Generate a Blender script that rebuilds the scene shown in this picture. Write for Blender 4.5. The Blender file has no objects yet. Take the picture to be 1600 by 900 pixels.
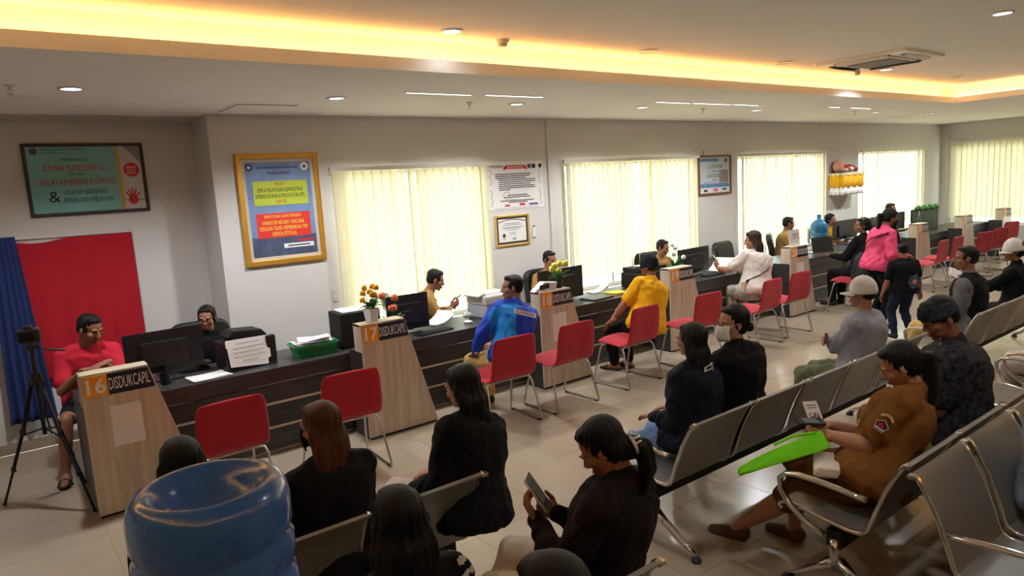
import bpy, bmesh, math, random
import numpy as np
from mathutils import Vector, Matrix, Euler, Quaternion
PI = math.pi
random.seed(7)
SC = bpy.context.scene
COL = SC.collection

# ------------------------------------------------------------------ camera
cam_d = bpy.data.cameras.new('camera'); cam = bpy.data.objects.new('camera', cam_d); COL.objects.link(cam)
cam_d.sensor_width = 36.0; cam_d.lens = 1085 / 1600 * 36; cam_d.clip_start = 0.05; cam_d.clip_end = 300
YAW, PITCH, ROLL, CAM_H = .649, .145, -.060, 2.171
fw = Vector((math.sin(YAW) * math.cos(PITCH), math.cos(YAW) * math.cos(PITCH), -math.sin(PITCH)))
rt = Vector((math.cos(YAW), -math.sin(YAW), 0)); up = rt.cross(fw)
r2 = rt * math.cos(ROLL) + up * math.sin(ROLL); u2 = -rt * math.sin(ROLL) + up * math.cos(ROLL)
cam.matrix_world = Matrix(((r2.x, u2.x, -fw.x, 0), (r2.y, u2.y, -fw.y, 0), (r2.z, u2.z, -fw.z, CAM_H), (0, 0, 0, 1)))
SC.camera = cam

# ------------------------------------------------------------------ sky, sun, exposure
world = bpy.data.worlds.new('world'); SC.world = world; world.use_nodes = True
bg = world.node_tree.nodes['Background']
bg.inputs[0].default_value = (0.86, 0.93, 1.0, 1); bg.inputs[1].default_value = 6.0
sun_d = bpy.data.lights.new('sun', 'SUN'); sun = bpy.data.objects.new('sun', sun_d); COL.objects.link(sun)
sun_d.energy = 14.0; sun_d.angle = 0.012; sun_d.color = (1.0, 0.93, 0.80)
sun_dir = Vector((0.18, -0.68, -1.0)).normalized()
sun.rotation_euler = sun_dir.to_track_quat('-Z', 'Y').to_euler(); sun.location = (6, 14, 9)
vs = SC.view_settings
vs.view_transform = 'Standard'; vs.look = 'None'; vs.gamma = 1.0; vs.use_curve_mapping = False
vs.exposure = 0.55
SC.display_settings.display_device = 'sRGB'
DOWNLIGHT_W = 95.0      # watts of each ceiling downlight
COVE_STRENGTH = 13.0    # emission of the warm strip in the ceiling cove

# ------------------------------------------------------------------ materials
MATS = {}
def srgb(c):
    f = lambda v: v / 12.92 if v <= .04045 else ((v + .055) / 1.055) ** 2.4
    return tuple(f(v / 255) for v in c) + (1,)
def mat(name, col, rough=.6, metal=0, bump=0, bscale=60, vary=0, vscale=8, spec=None, stretch=None, coat=0, alpha=None, trans=0, sheen=0):
    """a procedural Principled material; col is 8-bit sRGB"""
    if name in MATS: return MATS[name]
    m = bpy.data.materials.new(name); m.use_nodes = True; MATS[name] = m
    nt = m.node_tree; b = nt.nodes['Principled BSDF']
    c = srgb(col)
    b.inputs['Base Color'].default_value = c; b.inputs['Roughness'].default_value = rough; b.inputs['Metallic'].default_value = metal
    if spec is not None: b.inputs['Specular IOR Level'].default_value = spec
    if coat: b.inputs['Coat Weight'].default_value = coat
    if trans: b.inputs['Transmission Weight'].default_value = trans
    if sheen: b.inputs['Sheen Weight'].default_value = sheen
    m.diffuse_color = c
    if bump or vary:
        tc = nt.nodes.new('ShaderNodeTexCoord'); mp = nt.nodes.new('ShaderNodeMapping')
        nt.links.new(tc.outputs['Object'], mp.inputs[0])
        if stretch: mp.inputs['Scale'].default_value = stretch
    if vary:
        n = nt.nodes.new('ShaderNodeTexNoise'); n.inputs['Scale'].default_value = vscale; n.inputs['Detail'].default_value = 5
        nt.links.new(mp.outputs[0], n.inputs[0])
        r = nt.nodes.new('ShaderNodeValToRGB')
        r.color_ramp.elements[0].position = .3; r.color_ramp.elements[1].position = .7
        r.color_ramp.elements[0].color = tuple(v * (1 - vary) for v in c[:3]) + (1,)
        r.color_ramp.elements[1].color = tuple(min(1, v * (1 + vary)) for v in c[:3]) + (1,)
        nt.links.new(n.outputs[0], r.inputs[0]); nt.links.new(r.outputs[0], b.inputs['Base Color'])
    if bump:
        n = nt.nodes.new('ShaderNodeTexNoise'); n.inputs['Scale'].default_value = bscale; n.inputs['Detail'].default_value = 4
        nt.links.new(mp.outputs[0], n.inputs[0])
        bp = nt.nodes.new('ShaderNodeBump'); bp.inputs['Strength'].default_value = bump; bp.inputs['Distance'].default_value = .01
        nt.links.new(n.outputs[0], bp.inputs['Height']); nt.links.new(bp.outputs[0], b.inputs['Normal'])
    return m
def emit(name, col, strength):
    if name in MATS: return MATS[name]
    m = bpy.data.materials.new(name); m.use_nodes = True; MATS[name] = m
    b = m.node_tree.nodes['Principled BSDF']
    b.inputs['Base Color'].default_value = srgb(col); b.inputs['Emission Color'].default_value = srgb(col); b.inputs['Emission Strength'].default_value = strength
    return m
def glass_pane_mat():
    m = bpy.data.materials.new('window_glass'); m.use_nodes = True; nt = m.node_tree; nt.nodes.clear()
    o = nt.nodes.new('ShaderNodeOutputMaterial'); mx = nt.nodes.new('ShaderNodeMixShader'); t = nt.nodes.new('ShaderNodeBsdfTransparent'); g = nt.nodes.new('ShaderNodeBsdfGlossy')
    t.inputs[0].default_value = (.93, .97, .95, 1); g.inputs['Roughness'].default_value = .02; mx.inputs[0].default_value = .07
    nt.links.new(t.outputs[0], mx.inputs[1]); nt.links.new(g.outputs[0], mx.inputs[2]); nt.links.new(mx.outputs[0], o.inputs[0])
    MATS['window_glass'] = m; return m
def translucent_mat(name, col, amount=.5, gloss=.0):
    """cloth or plastic that lets part of the light through"""
    if name in MATS: return MATS[name]
    m = bpy.data.materials.new(name); m.use_nodes = True; nt = m.node_tree; nt.nodes.clear(); MATS[name] = m
    o = nt.nodes.new('ShaderNodeOutputMaterial'); mx = nt.nodes.new('ShaderNodeMixShader'); t = nt.nodes.new('ShaderNodeBsdfTranslucent'); d = nt.nodes.new('ShaderNodeBsdfDiffuse')
    t.inputs[0].default_value = srgb(col); d.inputs[0].default_value = srgb(col); mx.inputs[0].default_value = amount
    tc = nt.nodes.new('ShaderNodeTexCoord'); n = nt.nodes.new('ShaderNodeTexNoise'); n.inputs['Scale'].default_value = 260; bp = nt.nodes.new('ShaderNodeBump'); bp.inputs['Strength'].default_value = .15
    nt.links.new(tc.outputs['Object'], n.inputs[0]); nt.links.new(n.outputs[0], bp.inputs['Height']); nt.links.new(bp.outputs[0], d.inputs['Normal'])
    nt.links.new(d.outputs[0], mx.inputs[1]); nt.links.new(t.outputs[0], mx.inputs[2]); nt.links.new(mx.outputs[0], o.inputs[0])
    return m
def wood_mat(name, c1, c2, scale=(30, 30, 2.2), rough=.45):
    if name in MATS: return MATS[name]
    m = bpy.data.materials.new(name); m.use_nodes = True; MATS[name] = m; nt = m.node_tree; b = nt.nodes['Principled BSDF']
    tc = nt.nodes.new('ShaderNodeTexCoord'); mp = nt.nodes.new('ShaderNodeMapping'); mp.inputs['Scale'].default_value = scale
    n = nt.nodes.new('ShaderNodeTexNoise'); n.inputs['Scale'].default_value = 1.0; n.inputs['Detail'].default_value = 6; n.inputs['Distortion'].default_value = .6
    r = nt.nodes.new('ShaderNodeValToRGB'); r.color_ramp.elements[0].color = srgb(c1); r.color_ramp.elements[1].color = srgb(c2)
    r.color_ramp.elements[0].position = .32; r.color_ramp.elements[1].position = .68
    nt.links.new(tc.outputs['Object'], mp.inputs[0]); nt.links.new(mp.outputs[0], n.inputs[0]); nt.links.new(n.outputs[0], r.inputs[0]); nt.links.new(r.outputs[0], b.inputs['Base Color'])
    b.inputs['Roughness'].default_value = rough
    bp = nt.nodes.new('ShaderNodeBump'); bp.inputs['Strength'].default_value = .06; nt.links.new(n.outputs[0], bp.inputs['Height']); nt.links.new(bp.outputs[0], b.inputs['Normal'])
    return m
def perforated_mat():
    """grey painted steel sheet, finely punched"""
    return mat('perforated_steel', (140, 138, 133), .36, .5, bump=.12, bscale=900, vary=.05, vscale=500)
def tile_mat():
    m = bpy.data.materials.new('polished_tile'); m.use_nodes = True; MATS['polished_tile'] = m; nt = m.node_tree; b = nt.nodes['Principled BSDF']
    g = nt.nodes.new('ShaderNodeNewGeometry'); oi = nt.nodes.new('ShaderNodeObjectInfo'); n = nt.nodes.new('ShaderNodeTexNoise'); n.inputs['Scale'].default_value = 3.5; n.inputs['Detail'].default_value = 7; n.inputs['Roughness'].default_value = .65
    r = nt.nodes.new('ShaderNodeValToRGB'); r.color_ramp.elements[0].color = srgb((170, 154, 134)); r.color_ramp.elements[1].color = srgb((186, 171, 151))
    mx = nt.nodes.new('ShaderNodeMix'); mx.data_type = 'RGBA'; mx.inputs[7].default_value = srgb((164, 148, 127)); 
    mu = nt.nodes.new('ShaderNodeMath'); mu.operation = 'MULTIPLY'; mu.inputs[1].default_value = .5
    nt.links.new(g.outputs['Position'], n.inputs[0]); nt.links.new(n.outputs[0], r.inputs[0]); nt.links.new(r.outputs[0], mx.inputs[6]); nt.links.new(oi.outputs['Random'], mu.inputs[0]); nt.links.new(mu.outputs[0], mx.inputs[0])
    nt.links.new(mx.outputs[2], b.inputs['Base Color']); b.inputs['Roughness'].default_value = .2; b.inputs['Specular IOR Level'].default_value = .55
    return m

M = dict(
    wall=mat('wall_paint', (214, 212, 208), .85, bump=.04, bscale=180, vary=.03, vscale=1.5),
    ceil=mat('ceiling_paint', (250, 248, 244), .9, bump=.02, bscale=120),
    frame=mat('white_window_frame', (225, 224, 218), .4),
    glass=glass_pane_mat(),
    slat=translucent_mat('blind_fabric', (200, 192, 160), .5),
    desk=wood_mat('dark_laminate', (48, 47, 47), (66, 64, 64), (3, 30, 40), .38),
    strip=mat('pale_desk_strip', (226, 218, 204), .5),
    oak=wood_mat('pale_oak_laminate', (186, 170, 150), (212, 199, 180), (26, 26, 1.6), .45),
    oakedge=mat('oak_edge', (190, 176, 152), .5),
    orange=mat('orange_plate', (246, 160, 32), .5),
    navy=mat('navy_plate', (26, 32, 58), .45),
    white=mat('white_print', (240, 240, 238), .6),
    paper=mat('white_paper', (232, 231, 228), .8, bump=.05, bscale=30),
    black=mat('black_plastic', (24, 24, 26), .42, bump=.03, bscale=300),
    blackm=mat('matt_black_plastic', (16, 16, 17), .65),
    screen=mat('dark_screen', (10, 11, 14), .12),
    chrome=mat('chrome_steel', (214, 214, 214), .14, 1),
    tube=mat('satin_steel_tube', (196, 194, 190), .28, 1),
    red=mat('red_upholstery', (178, 8, 36), .85, bump=.25, bscale=420, vary=.05, vscale=30, sheen=.2),
    perf=perforated_mat(),
    tile=tile_mat(),
    grout=mat('tile_grout', (150, 136, 118), .8),
    gold=mat('gilded_wood', (212, 160, 62), .38, .55, bump=.3, bscale=90),
    goldb=mat('pale_gilded_wood', (216, 180, 104), .4, .4, bump=.1, bscale=90),
    brown=mat('brown_wood_frame', (120, 78, 40), .45, bump=.06, bscale=50),
    dkframe=mat('dark_picture_frame', (52, 44, 42), .5),
    ink=mat('black_ink', (28, 26, 28), .7), inkred=mat('red_ink', (206, 34, 38), .7), inkgrey=mat('grey_ink', (110, 110, 112), .7),
    teal=mat('teal_print', (128, 190, 186), .6, vary=.08, vscale=5),
    leather=mat('black_leather', (26, 25, 26), .38, bump=.15, bscale=160),
    leaf=mat('plant_leaf', (44, 106, 40), .5, vary=.25, vscale=30),
    plate=mat('white_plastic', (228, 228, 226), .4),
    beige=mat('beige_plastic', (206, 203, 196), .5),
    grille=mat('dark_air_grille', (96, 88, 80), .6),
    concrete=mat('outdoor_concrete', (196, 190, 178), .9, vary=.1, vscale=1),
)
# ------------------------------------------------------------------ mesh helpers
class MB:
    """collects shapes, then becomes ONE mesh object"""
    def __init__(s): s.v = []; s.f = []; s.m = []; s.mi = 0
    def add(s, vs, fs):
        o = len(s.v); s.v += [tuple(p) for p in vs]; s.f += [tuple(i + o for i in q) for q in fs]; s.m += [s.mi] * len(fs); return s
    def box(s, c, d, rot=None):
        hx, hy, hz = d[0] / 2, d[1] / 2, d[2] / 2
        P = [Vector((x, y, z)) for x in (-hx, hx) for y in (-hy, hy) for z in (-hz, hz)]
        if rot is not None: R = Euler(rot).to_matrix() if not isinstance(rot, Matrix) else rot; P = [R @ p for p in P]
        c = Vector(c)
        return s.add([p + c for p in P], [(0, 1, 3, 2), (4, 6, 7, 5), (0, 4, 5, 1), (2, 3, 7, 6), (0, 2, 6, 4), (1, 5, 7, 3)])
    def bb(s, a, b): return s.box([(a[i] + b[i]) / 2 for i in range(3)], [abs(b[i] - a[i]) for i in range(3)])
    def ring_loft(s, rings, cap=True, closed=False):
        n = len(rings[0]); o = len(s.v); fs = []
        for r in rings: s.v += [tuple(p) for p in r]
        k = len(rings)
        for i in range(k if closed else k - 1):
            a, b = i, (i + 1) % k
            for j in range(n): fs.append((o + a * n + j, o + a * n + (j + 1) % n, o + b * n + (j + 1) % n, o + b * n + j))
        if cap and not closed: fs.append(tuple(o + j for j in reversed(range(n)))); fs.append(tuple(o + (k - 1) * n + j for j in range(n)))
        s.f += fs; s.m += [s.mi] * len(fs); return s
    def tube(s, pts, r, n=8, flat=None, closed=False):
        pts = [Vector(p) for p in pts]; rings = []; prev = None; k = len(pts)
        for i, p in enumerate(pts):
            if closed: t = pts[(i + 1) % k] - pts[i - 1]
            else: t = pts[min(i + 1, k - 1)] - pts[max(i - 1, 0)]
            t = t.normalized()
            if prev is None: a = Vector((0, 0, 1)) if abs(t.z) < .9 else Vector((1, 0, 0))
            else: a = prev
            x = (a - t * a.dot(t)).normalized(); prev = x; y = t.cross(x)
            rr = r[i] if isinstance(r, (list, tuple)) else r
            fx, fy = (rr, rr) if flat is None else (rr * flat[0], rr * flat[1])
            rings.append([p + x * math.cos(2 * PI * j / n) * fx + y * math.sin(2 * PI * j / n) * fy for j in range(n)])
        return s.ring_loft(rings, closed=closed)
    def cyl(s, a, b, r0, r1=None, n=20):
        r1 = r0 if r1 is None else r1; return s.tube([a, b], [r0, r1], n)
    def lathe(s, prof, c=(0, 0, 0), n=28):
        c = Vector(c); rings = [[c + Vector((r * math.cos(2 * PI * j / n), r * math.sin(2 * PI * j / n), z)) for j in range(n)] for r, z in prof]
        return s.ring_loft(rings)
    def ell(s, c, r, rot=None, nu=14, nv=9):
        c = Vector(c); rings = []
        R = rot if isinstance(rot, Matrix) else (Euler(rot).to_matrix() if rot else Matrix.Identity(3))
        for i in range(1, nv):
            a = PI * i / nv; rings.append([c + R @ Vector((r[0] * math.sin(a) * math.cos(2 * PI * j / nu), r[1] * math.sin(a) * math.sin(2 * PI * j / nu), -r[2] * math.cos(a))) for j in range(nu)])
        o = len(s.v); s.ring_loft(rings, cap=False)
        b = len(s.v); s.v += [tuple(c + R @ Vector((0, 0, -r[2]))), tuple(c + R @ Vector((0, 0, r[2])))]
        for j in range(nu):
            s.f.append((b, o + (j + 1) % nu, o + j)); l = o + (nv - 2) * nu; s.f.append((b + 1, l + j, l + (j + 1) % nu)); s.m += [s.mi] * 2
        return s
    def prism(s, poly, y0, y1, axis='y'):
        """2-D outline extruded along an axis; outline in the two other axes"""
        def P(a, b, t): return {'y': (a, t, b), 'x': (t, a, b), 'z': (a, b, t)}[axis]
        n = len(poly); vs = [P(a, b, y0) for a, b in poly] + [P(a, b, y1) for a, b in poly]
        return s.add(vs, [tuple(range(n)), tuple(range(2 * n - 1, n - 1, -1))] + [(i, i + n, (i + 1) % n + n, (i + 1) % n) for i in range(n)])
    def mesh(s, name, mats, smooth=False):
        me = bpy.data.meshes.new(name); me.from_pydata(s.v, [], s.f)
        for m in (mats if isinstance(mats, (list, tuple)) else [mats]): me.materials.append(m)
        if any(s.m): me.polygons.foreach_set('material_index', s.m)
        bm = bmesh.new(); bm.from_mesh(me); bmesh.ops.recalc_face_normals(bm, faces=bm.faces); bm.to_mesh(me); bm.free()
        return me
    def build(s, name, mats, parent=None, smooth=False, bevel=0, seg=2, loc=None, rot=None):
        me = s.mesh(name, mats, False)
        o = link(name, me, parent)
        if loc: o.location = loc
        if rot: o.rotation_euler = rot
        if smooth:
            me.polygons.foreach_set('use_smooth', [True] * len(me.polygons))
            if smooth != 'all':
                try: me.set_sharp_from_angle(angle=math.radians(40))
                except Exception: pass
        if bevel: bv(o, bevel, seg)
        return o
def bv(o, w, seg=2):
    b = o.modifiers.new('bevel', 'BEVEL'); b.width = w; b.segments = seg; b.limit_method = 'ANGLE'; b.angle_limit = math.radians(35); return o
def link(name, data, parent=None):
    o = bpy.data.objects.new(name, data); COL.objects.link(o)
    if parent is not None: o.parent = parent
    return o
def tag(o, label, cat, group=None):
    o['label'] = label; o['category'] = cat
    if group: o['group'] = group
    return o
def thing(name, label, cat, loc=(0, 0, 0), rz=0, group=None):
    o = link(name, None); o.empty_display_size = .1; o.location = loc; o.rotation_euler = (0, 0, rz)
    return tag(o, label, cat, group)
def struct(o): o['kind'] = 'structure'; return o
KIDS = {}
def dup(root, loc, rz, label=None, group=None):
    """a copy of a thing with copies of its parts and sub-parts (mesh data shared)"""
    def cp(o, par):
        c = o.copy(); COL.objects.link(c); c.parent = par
        for ch in [x for x in bpy.data.objects if x.parent == o]: cp(ch, c)
        return c
    r = cp(root, None); r.location = loc; r.rotation_euler = (0, 0, rz)
    if label: r['label'] = label
    if group: r['group'] = group
    return r
def text_mesh(body, w, h, bold=0.0):
    """lettering fitted into w x h, in the XZ plane, centred, facing -Y"""
    cu = bpy.data.curves.new('lettering', 'FONT'); cu.body = body; cu.align_x = 'CENTER'; cu.extrude = .004; cu.resolution_u = 2; cu.offset = bold
    o = bpy.data.objects.new('lettering', cu); COL.objects.link(o)
    dg = bpy.context.evaluated_depsgraph_get(); me = bpy.data.meshes.new_from_object(o.evaluated_get(dg))
    bpy.data.objects.remove(o); bpy.data.curves.remove(cu)
    n = len(me.vertices); a = np.empty(n * 3); me.vertices.foreach_get('co', a); a = a.reshape(-1, 3)
    if n == 0: return me
    lo, hi = a.min(0), a.max(0); out = np.empty_like(a)
    out[:, 0] = (a[:, 0] - (lo[0] + hi[0]) / 2) / max(hi[0] - lo[0], 1e-6) * w
    out[:, 2] = (a[:, 1] - (lo[1] + hi[1]) / 2) / max(hi[1] - lo[1], 1e-6) * h
    out[:, 1] = -(a[:, 2] - lo[2]) / max(hi[2] - lo[2], 1e-6) * .0012
    me.vertices.foreach_set('co', out.ravel()); me.update(); return me
def text(parent, body, c, w, h, m, name='lettering', rz=0, rot=None):
    me = text_mesh(body, w, h, .02 if name == 'number' else 0.0); me.materials.clear(); me.materials.append(m); me.name = name
    o = link(name, me, parent); o.location = c; o.rotation_euler = rot if rot else (0, 0, rz); return o
def rrect(w, h, r, n=5, cx=0, cz=0):
    P = []
    for sx, sz, a0 in ((1, 1, 0), (-1, 1, 90), (-1, -1, 180), (1, -1, 270)):
        for i in range(n + 1):
            a = math.radians(a0 + 90 * i / n); P.append((cx + sx * (w / 2 - r) + r * math.cos(a), cz + sz * (h / 2 - r) + r * math.sin(a)))
    return P
def arc(c, r, a0, a1, n=6):
    return [(c[0] + r * math.cos(math.radians(a0 + (a1 - a0) * i / n)), c[1] + r * math.sin(math.radians(a0 + (a1 - a0) * i / n))) for i in range(n + 1)]
# ================================================================== THE ROOM
ZC, ZU = 3.03, 3.29                 # lower ceiling, raised tray
YW, YB, XR = 7.16, 7.75, 18.7       # counter wall, photo-corner wall, end wall
XL, YK = -2.5, -3.5
TX0, TX1, TY0, TY1 = -1.5, 12.1, -2.0, 4.475

# floor: bed of grout and the tiles one by one
fl = MB().bb((XL, YK, -.06), (XR, YB, -.004)).build('floor', M['grout']); struct(fl)
ts = .6
tm = MB().bb((-ts / 2 + .0012, -ts / 2 + .0012, -.006), (ts / 2 - .0012, ts / 2 - .0012, 0)).mesh('tile', M['tile'])
cells = []
for i in range(int((XR - XL) / ts) + 1):
    for j in range(int((YB - YK) / ts) + 1):
        x, y = XL + .23 + i * ts, YK + .05 + j * ts
        if x + ts / 2 > XR + .3 or y - ts / 2 > YB: continue
        d = (Vector((x, y, 0)) - Vector((0, 0, CAM_H)))
        dep = d.dot(fw); px = d.dot(r2) / max(dep, .01) * 1085; py = d.dot(u2) / max(dep, .01) * 1085
        seen = dep > .5 and abs(px) < 950 and abs(py) < 620
        cells.append((0 if seen else 1, d.length, x, y))
cells.sort()
rest = MB()
for k, (s_, d_, x, y) in enumerate(cells):
    if k < 300:
        o = link('tile', tm, fl); o.location = (x, y, 0)
    else: rest.bb((x - ts / 2 + .0012, y - ts / 2 + .0012, -.006), (x + ts / 2 - .0012, y + ts / 2 - .0012, 0))
o = rest.build('distant_tiles', M['tile'], fl); o['kind'] = 'stuff'

def wall_open(name, axis, at, thick, lo, hi, z0, z1, holes):
    """a wall with window openings; axis 'x' runs along X at Y=at (thickness away from the room)"""
    b = MB()
    def put(u0, u1, w0, w1):
        if u1 - u0 < 1e-4 or w1 - w0 < 1e-4: return
        if axis == 'x': b.bb((u0, at, w0), (u1, at + thick, w1))
        else: b.bb((at, u0, w0), (at + thick, u1, w1))
    u = lo
    for (a, c, za, zb) in sorted(holes):
        put(u, a, z0, z1); put(a, c, z0, za); put(a, c, zb, z1); u = c
    put(u, hi, z0, z1)
    return struct(b.build(name, M['wall']))
WIN = [(3.10, 5.09), (6.45, 9.24), (10.42, 13.22), (14.62, 17.62)]
WZ0, WZ1 = .62, 2.46
HTOP = ZU + .1
wall_open('wall_counter', 'x', YW, .2, 2.08, XR + .2, 0, HTOP, [(a, b, WZ0, WZ1) for a, b in WIN])
struct(MB().bb((6.14, YW - .03, 0), (6.22, YW, ZC)).build('trim_1', M['wall'], bevel=.006))
wall_open('wall_photo_corner', 'x', YB, .2, XL - .2, 1.88, 0, HTOP, [])
struct(MB().bb((1.88, YW, 0), (2.08, YB + .2, HTOP)).build('wall_return', M['wall']))
EW = (1.6, 6.9)
wall_open('wall_end', 'y', XR, .2, YK - .2, YW, 0, HTOP, [(EW[0], EW[1], WZ0, 2.5)])
struct(MB().bb((XL - .2, YK, 0), (XL, YB, HTOP)).build('wall_left', M['wall']))
struct(MB().bb((XL - .2, YK - .2, 0), (XR + .2, YK, HTOP)).build('wall_back', M['wall']))
struct(MB().bb((XL, YB - .012, 0), (1.878, YB, .1)).build('baseboard_photo_corner', M['grout']))
struct(MB().bb((1.88, YW - .012, 0), (XR, YW, .1)).build('baseboard_counter', M['grout']))
struct(MB().bb((XR - .05, YW - .14, 0), (XR, YW, ZC)).build('trim_2', M['wall']))

# windows: frame, mullions, panes
def window(name, axis, at, a, c, z0, z1, n):
    e = link(name, None); struct(e); e.location = ((a + c) / 2, at + .12, z0) if axis == 'x' else (at + .12, (a + c) / 2, z0)
    if axis == 'y': e.rotation_euler = (0, 0, PI / 2)
    w, h = c - a, z1 - z0; f = MB()
    for x in (-w / 2 + .03, w / 2 - .03): f.box((x, 0, h / 2), (.06, .07, h))
    for z in (.03, h - .03): f.box((0, 0, z), (w - .12, .07, .06))
    f.build('window_frame', M['frame'], e, bevel=.004)
    for k in range(n):
        x0 = -w / 2 + .06 + k * (w - .12) / n; x1 = x0 + (w - .12) / n
        if k: MB().box((x0, 0, h / 2), (.05, .06, h - .12)).build('mullion', M['frame'], e)
        MB().box(((x0 + x1) / 2, 0, h / 2), (x1 - x0 - .05, .006, h - .12)).build('pane', M['glass'], e)
    return e
for k, (a, c) in enumerate(WIN): window('window_%d' % (k + 1), 'x', YW, a, c, WZ0, WZ1, 2 if k == 0 else 3)
window('window_5', 'y', XR, EW[0], EW[1], WZ0, 2.5, 5)

# ceilings: lower ring, fascia lip, cove, raised tray
c = MB()
cw = .2                                             # depth of the light cove behind the lip
c.bb((XL, TY1, ZC), (XR, YB, ZC + .09)); c.bb((XL, YK, ZC), (XR, TY0, ZC + .09)); c.bb((XL, TY0, ZC), (TX0, TY1, ZC + .09)); c.bb((TX1, TY0, ZC), (XR, TY1, ZC + .09))
struct(c.build('ceiling', M['ceil']))
struct(MB().bb((XL, YK, ZU), (XR, YB, ZU + .08)).build('ceiling_tray', M['ceil']))
c = MB(); z0, z1 = ZC + .09, ZU
c.bb((TX0 - cw, TY1 + cw, z0), (TX1 + cw, TY1 + cw + .03, z1)); c.bb((TX0 - cw, TY0 - cw - .03, z0), (TX1 + cw, TY0 - cw, z1))
c.bb((TX0 - cw - .03, TY0 - cw, z0), (TX0 - cw, TY1 + cw, z1)); c.bb((TX1 + cw, TY0 - cw, z0), (TX1 + cw + .03, TY1 + cw, z1))
struct(c.build('trim_3', M['ceil']))
warm = emit('warm_strip_light', (255, 190, 108), COVE_STRENGTH)
def strip(a, b, label):
    o = MB().bb(a, b).build('cove_light_strip', warm); tag(o, label, 'strip light', 'warm cove strip lights')
zz = ZC + .092
strip((TX0, TY1 + .10, zz), (TX1, TY1 + .125, zz + .012), 'long warm yellow light strip hidden in the ceiling cove above the counter')
strip((TX1 + .10, TY0, zz), (TX1 + .125, TY1 + .1, zz + .012), 'warm yellow light strip in the far end of the ceiling cove')

strip((TX0 - .125, TY0, zz), (TX0 - .10, TY1 + .1, zz + .012), 'unseen run of warm yellow light strip, added for brightness in the cove above the photo corner side'); strip((TX0, TY0 - .125, zz), (TX1, TY0 - .10, zz + .012), 'unseen run of warm yellow light strip, added for brightness in the cove behind the benches')  # unseen left and near runs of the cove, added to brighten the raised ceiling
# outside: ground, eave, garden wall
struct(MB().bb((-30, YW + .2, -.4), (60, 60, -.2)).build('ground_outside', M['concrete']))
struct(MB().bb((XR + .2, -30, -.4), (60, YW + .2, -.2)).build('ground_outside_end', M['concrete']))
struct(MB().bb((-3, YW + .2, 3.02), (22, YW + 1.62, 3.2)).build('roof_eave', M['concrete']))
struct(MB().bb((XR + .2, -6, 3.02), (XR + 1.6, YW + 1.6, 3.2)).build('roof_eave_end', M['concrete']))

# vertical blinds: head rail and every slat a part
slat_cache = {}
def blind(axis, at, a, c, ztop, zbot, label, gap_at=()):
    w = c - a
    e = thing('vertical_blind', label, 'blind', ((a + c) / 2, at, ztop) if axis == 'x' else (at, (a + c) / 2, ztop), 0 if axis == 'x' else PI / 2, 'vertical window blinds')
    MB().box((0, 0, .022), (w + .06, .05, .045)).build('head_rail', M['frame'], e, bevel=.004)
    n = round(w / .112); h = ztop - zbot
    for k in range(n):
        key = (round(h, 2), k % 3)
        if key not in slat_cache:
            b = MB(); xs = [-.063, -.03, 0, .03, .063]; off = [.0, .006, .009, .006, 0]
            b.add([(x, o_ * (1 if k % 3 else -1), z) for z in (0, -h) for x, o_ in zip(xs, off)], [(i, i + 1, i + 6, i + 5) for i in range(4)])
            me = b.mesh('slat', M['slat']); me.polygons.foreach_set('use_smooth', [True] * 4); slat_cache[key] = me
        o = link('slat', slat_cache[key], e); o.location = (-w / 2 + (k + .5) * w / n, 0, -.002)
        ang = random.uniform(9, 15) + (22 if k in gap_at else 0)
        o.rotation_euler = (0, 0, math.radians(ang))
    MB().tube([(-w / 2 + .02, -.035, 0), (-w / 2 + .03, -.04, -h * .5), (-w / 2 + .02, -.035, -h * .9)], .003, 5).build('pull_cord', M['white'], e)
    return e
ya = YW - .07
blind('x', ya, 3.07, 5.10, 2.44, .87, 'cream vertical blind on the window beside the gold framed notice', (7, 8))
blind('x', ya, 6.40, 9.24, 2.44, .85, 'wide cream vertical blind between the white poster and the brown framed notice', (12,))
blind('x', ya, 10.40, 13.22, 2.44, .85, 'cream vertical blind between the brown framed notice and the wall shrine', (8,))
blind('x', ya, 14.60, 17.62, 2.44, .85, 'cream vertical blind beyond the yellow wall shrine', (3,))
blind('y', XR - .07, 1.6, 6.92, 2.56, .80, 'cream vertical blind on the end wall past the last counter', (6, 30))
# ================================================================== CEILING FIXTURES
lens = emit('downlight_lens', (232, 240, 255), 5)
def downlight(x, y, z, label, power=1.0):
    e = thing('downlight', label, 'downlight', (x, y, z), 0, 'recessed ceiling downlights')
    MB().lathe([(.062, -.001), (.085, -.001), (.088, -.006), (.078, -.012), (.064, -.010), (.060, -.002)], n=24).build('trim_ring', M['plate'], e, smooth=True)
    MB().lathe([(.002, -.005), (.060, -.004), (.060, -.001), (.002, -.001)], n=24).build('lens', lens, e)
    l = bpy.data.lights.new('downlight_lamp', 'SPOT'); l.energy = DOWNLIGHT_W * power; l.spot_size = math.radians(150); l.spot_blend = .6; l.shadow_soft_size = .06; l.color = (.95, .97, 1.0)
    o = link('lamp', l, e); o.location = (0, 0, -.03)
    return e
downlight(.653, 5.80, ZC, 'bright round downlight above the photo corner podium')
downlight(2.65, 5.87, ZC, 'round downlight above the flower pot podium')
downlight(4.684, 5.90, ZC, 'round downlight above the blue jacket customer')
downlight(6.585, 5.85, ZC, 'round downlight above the yellow shirt customer')
downlight(8.9, 5.8, ZC, 'round downlight above the long haired customer in white')
downlight(12.0, 5.60, ZC, 'round downlight above the laptop desk')
downlight(13.9, 5.52, ZC, 'round downlight second from the end wall')
downlight(15.6, 5.45, ZC, 'round downlight nearest the end wall')
zt = ZU
downlight(2.86, 4.30, zt, 'round downlight on the raised ceiling beside the smoke detector', .015)
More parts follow.
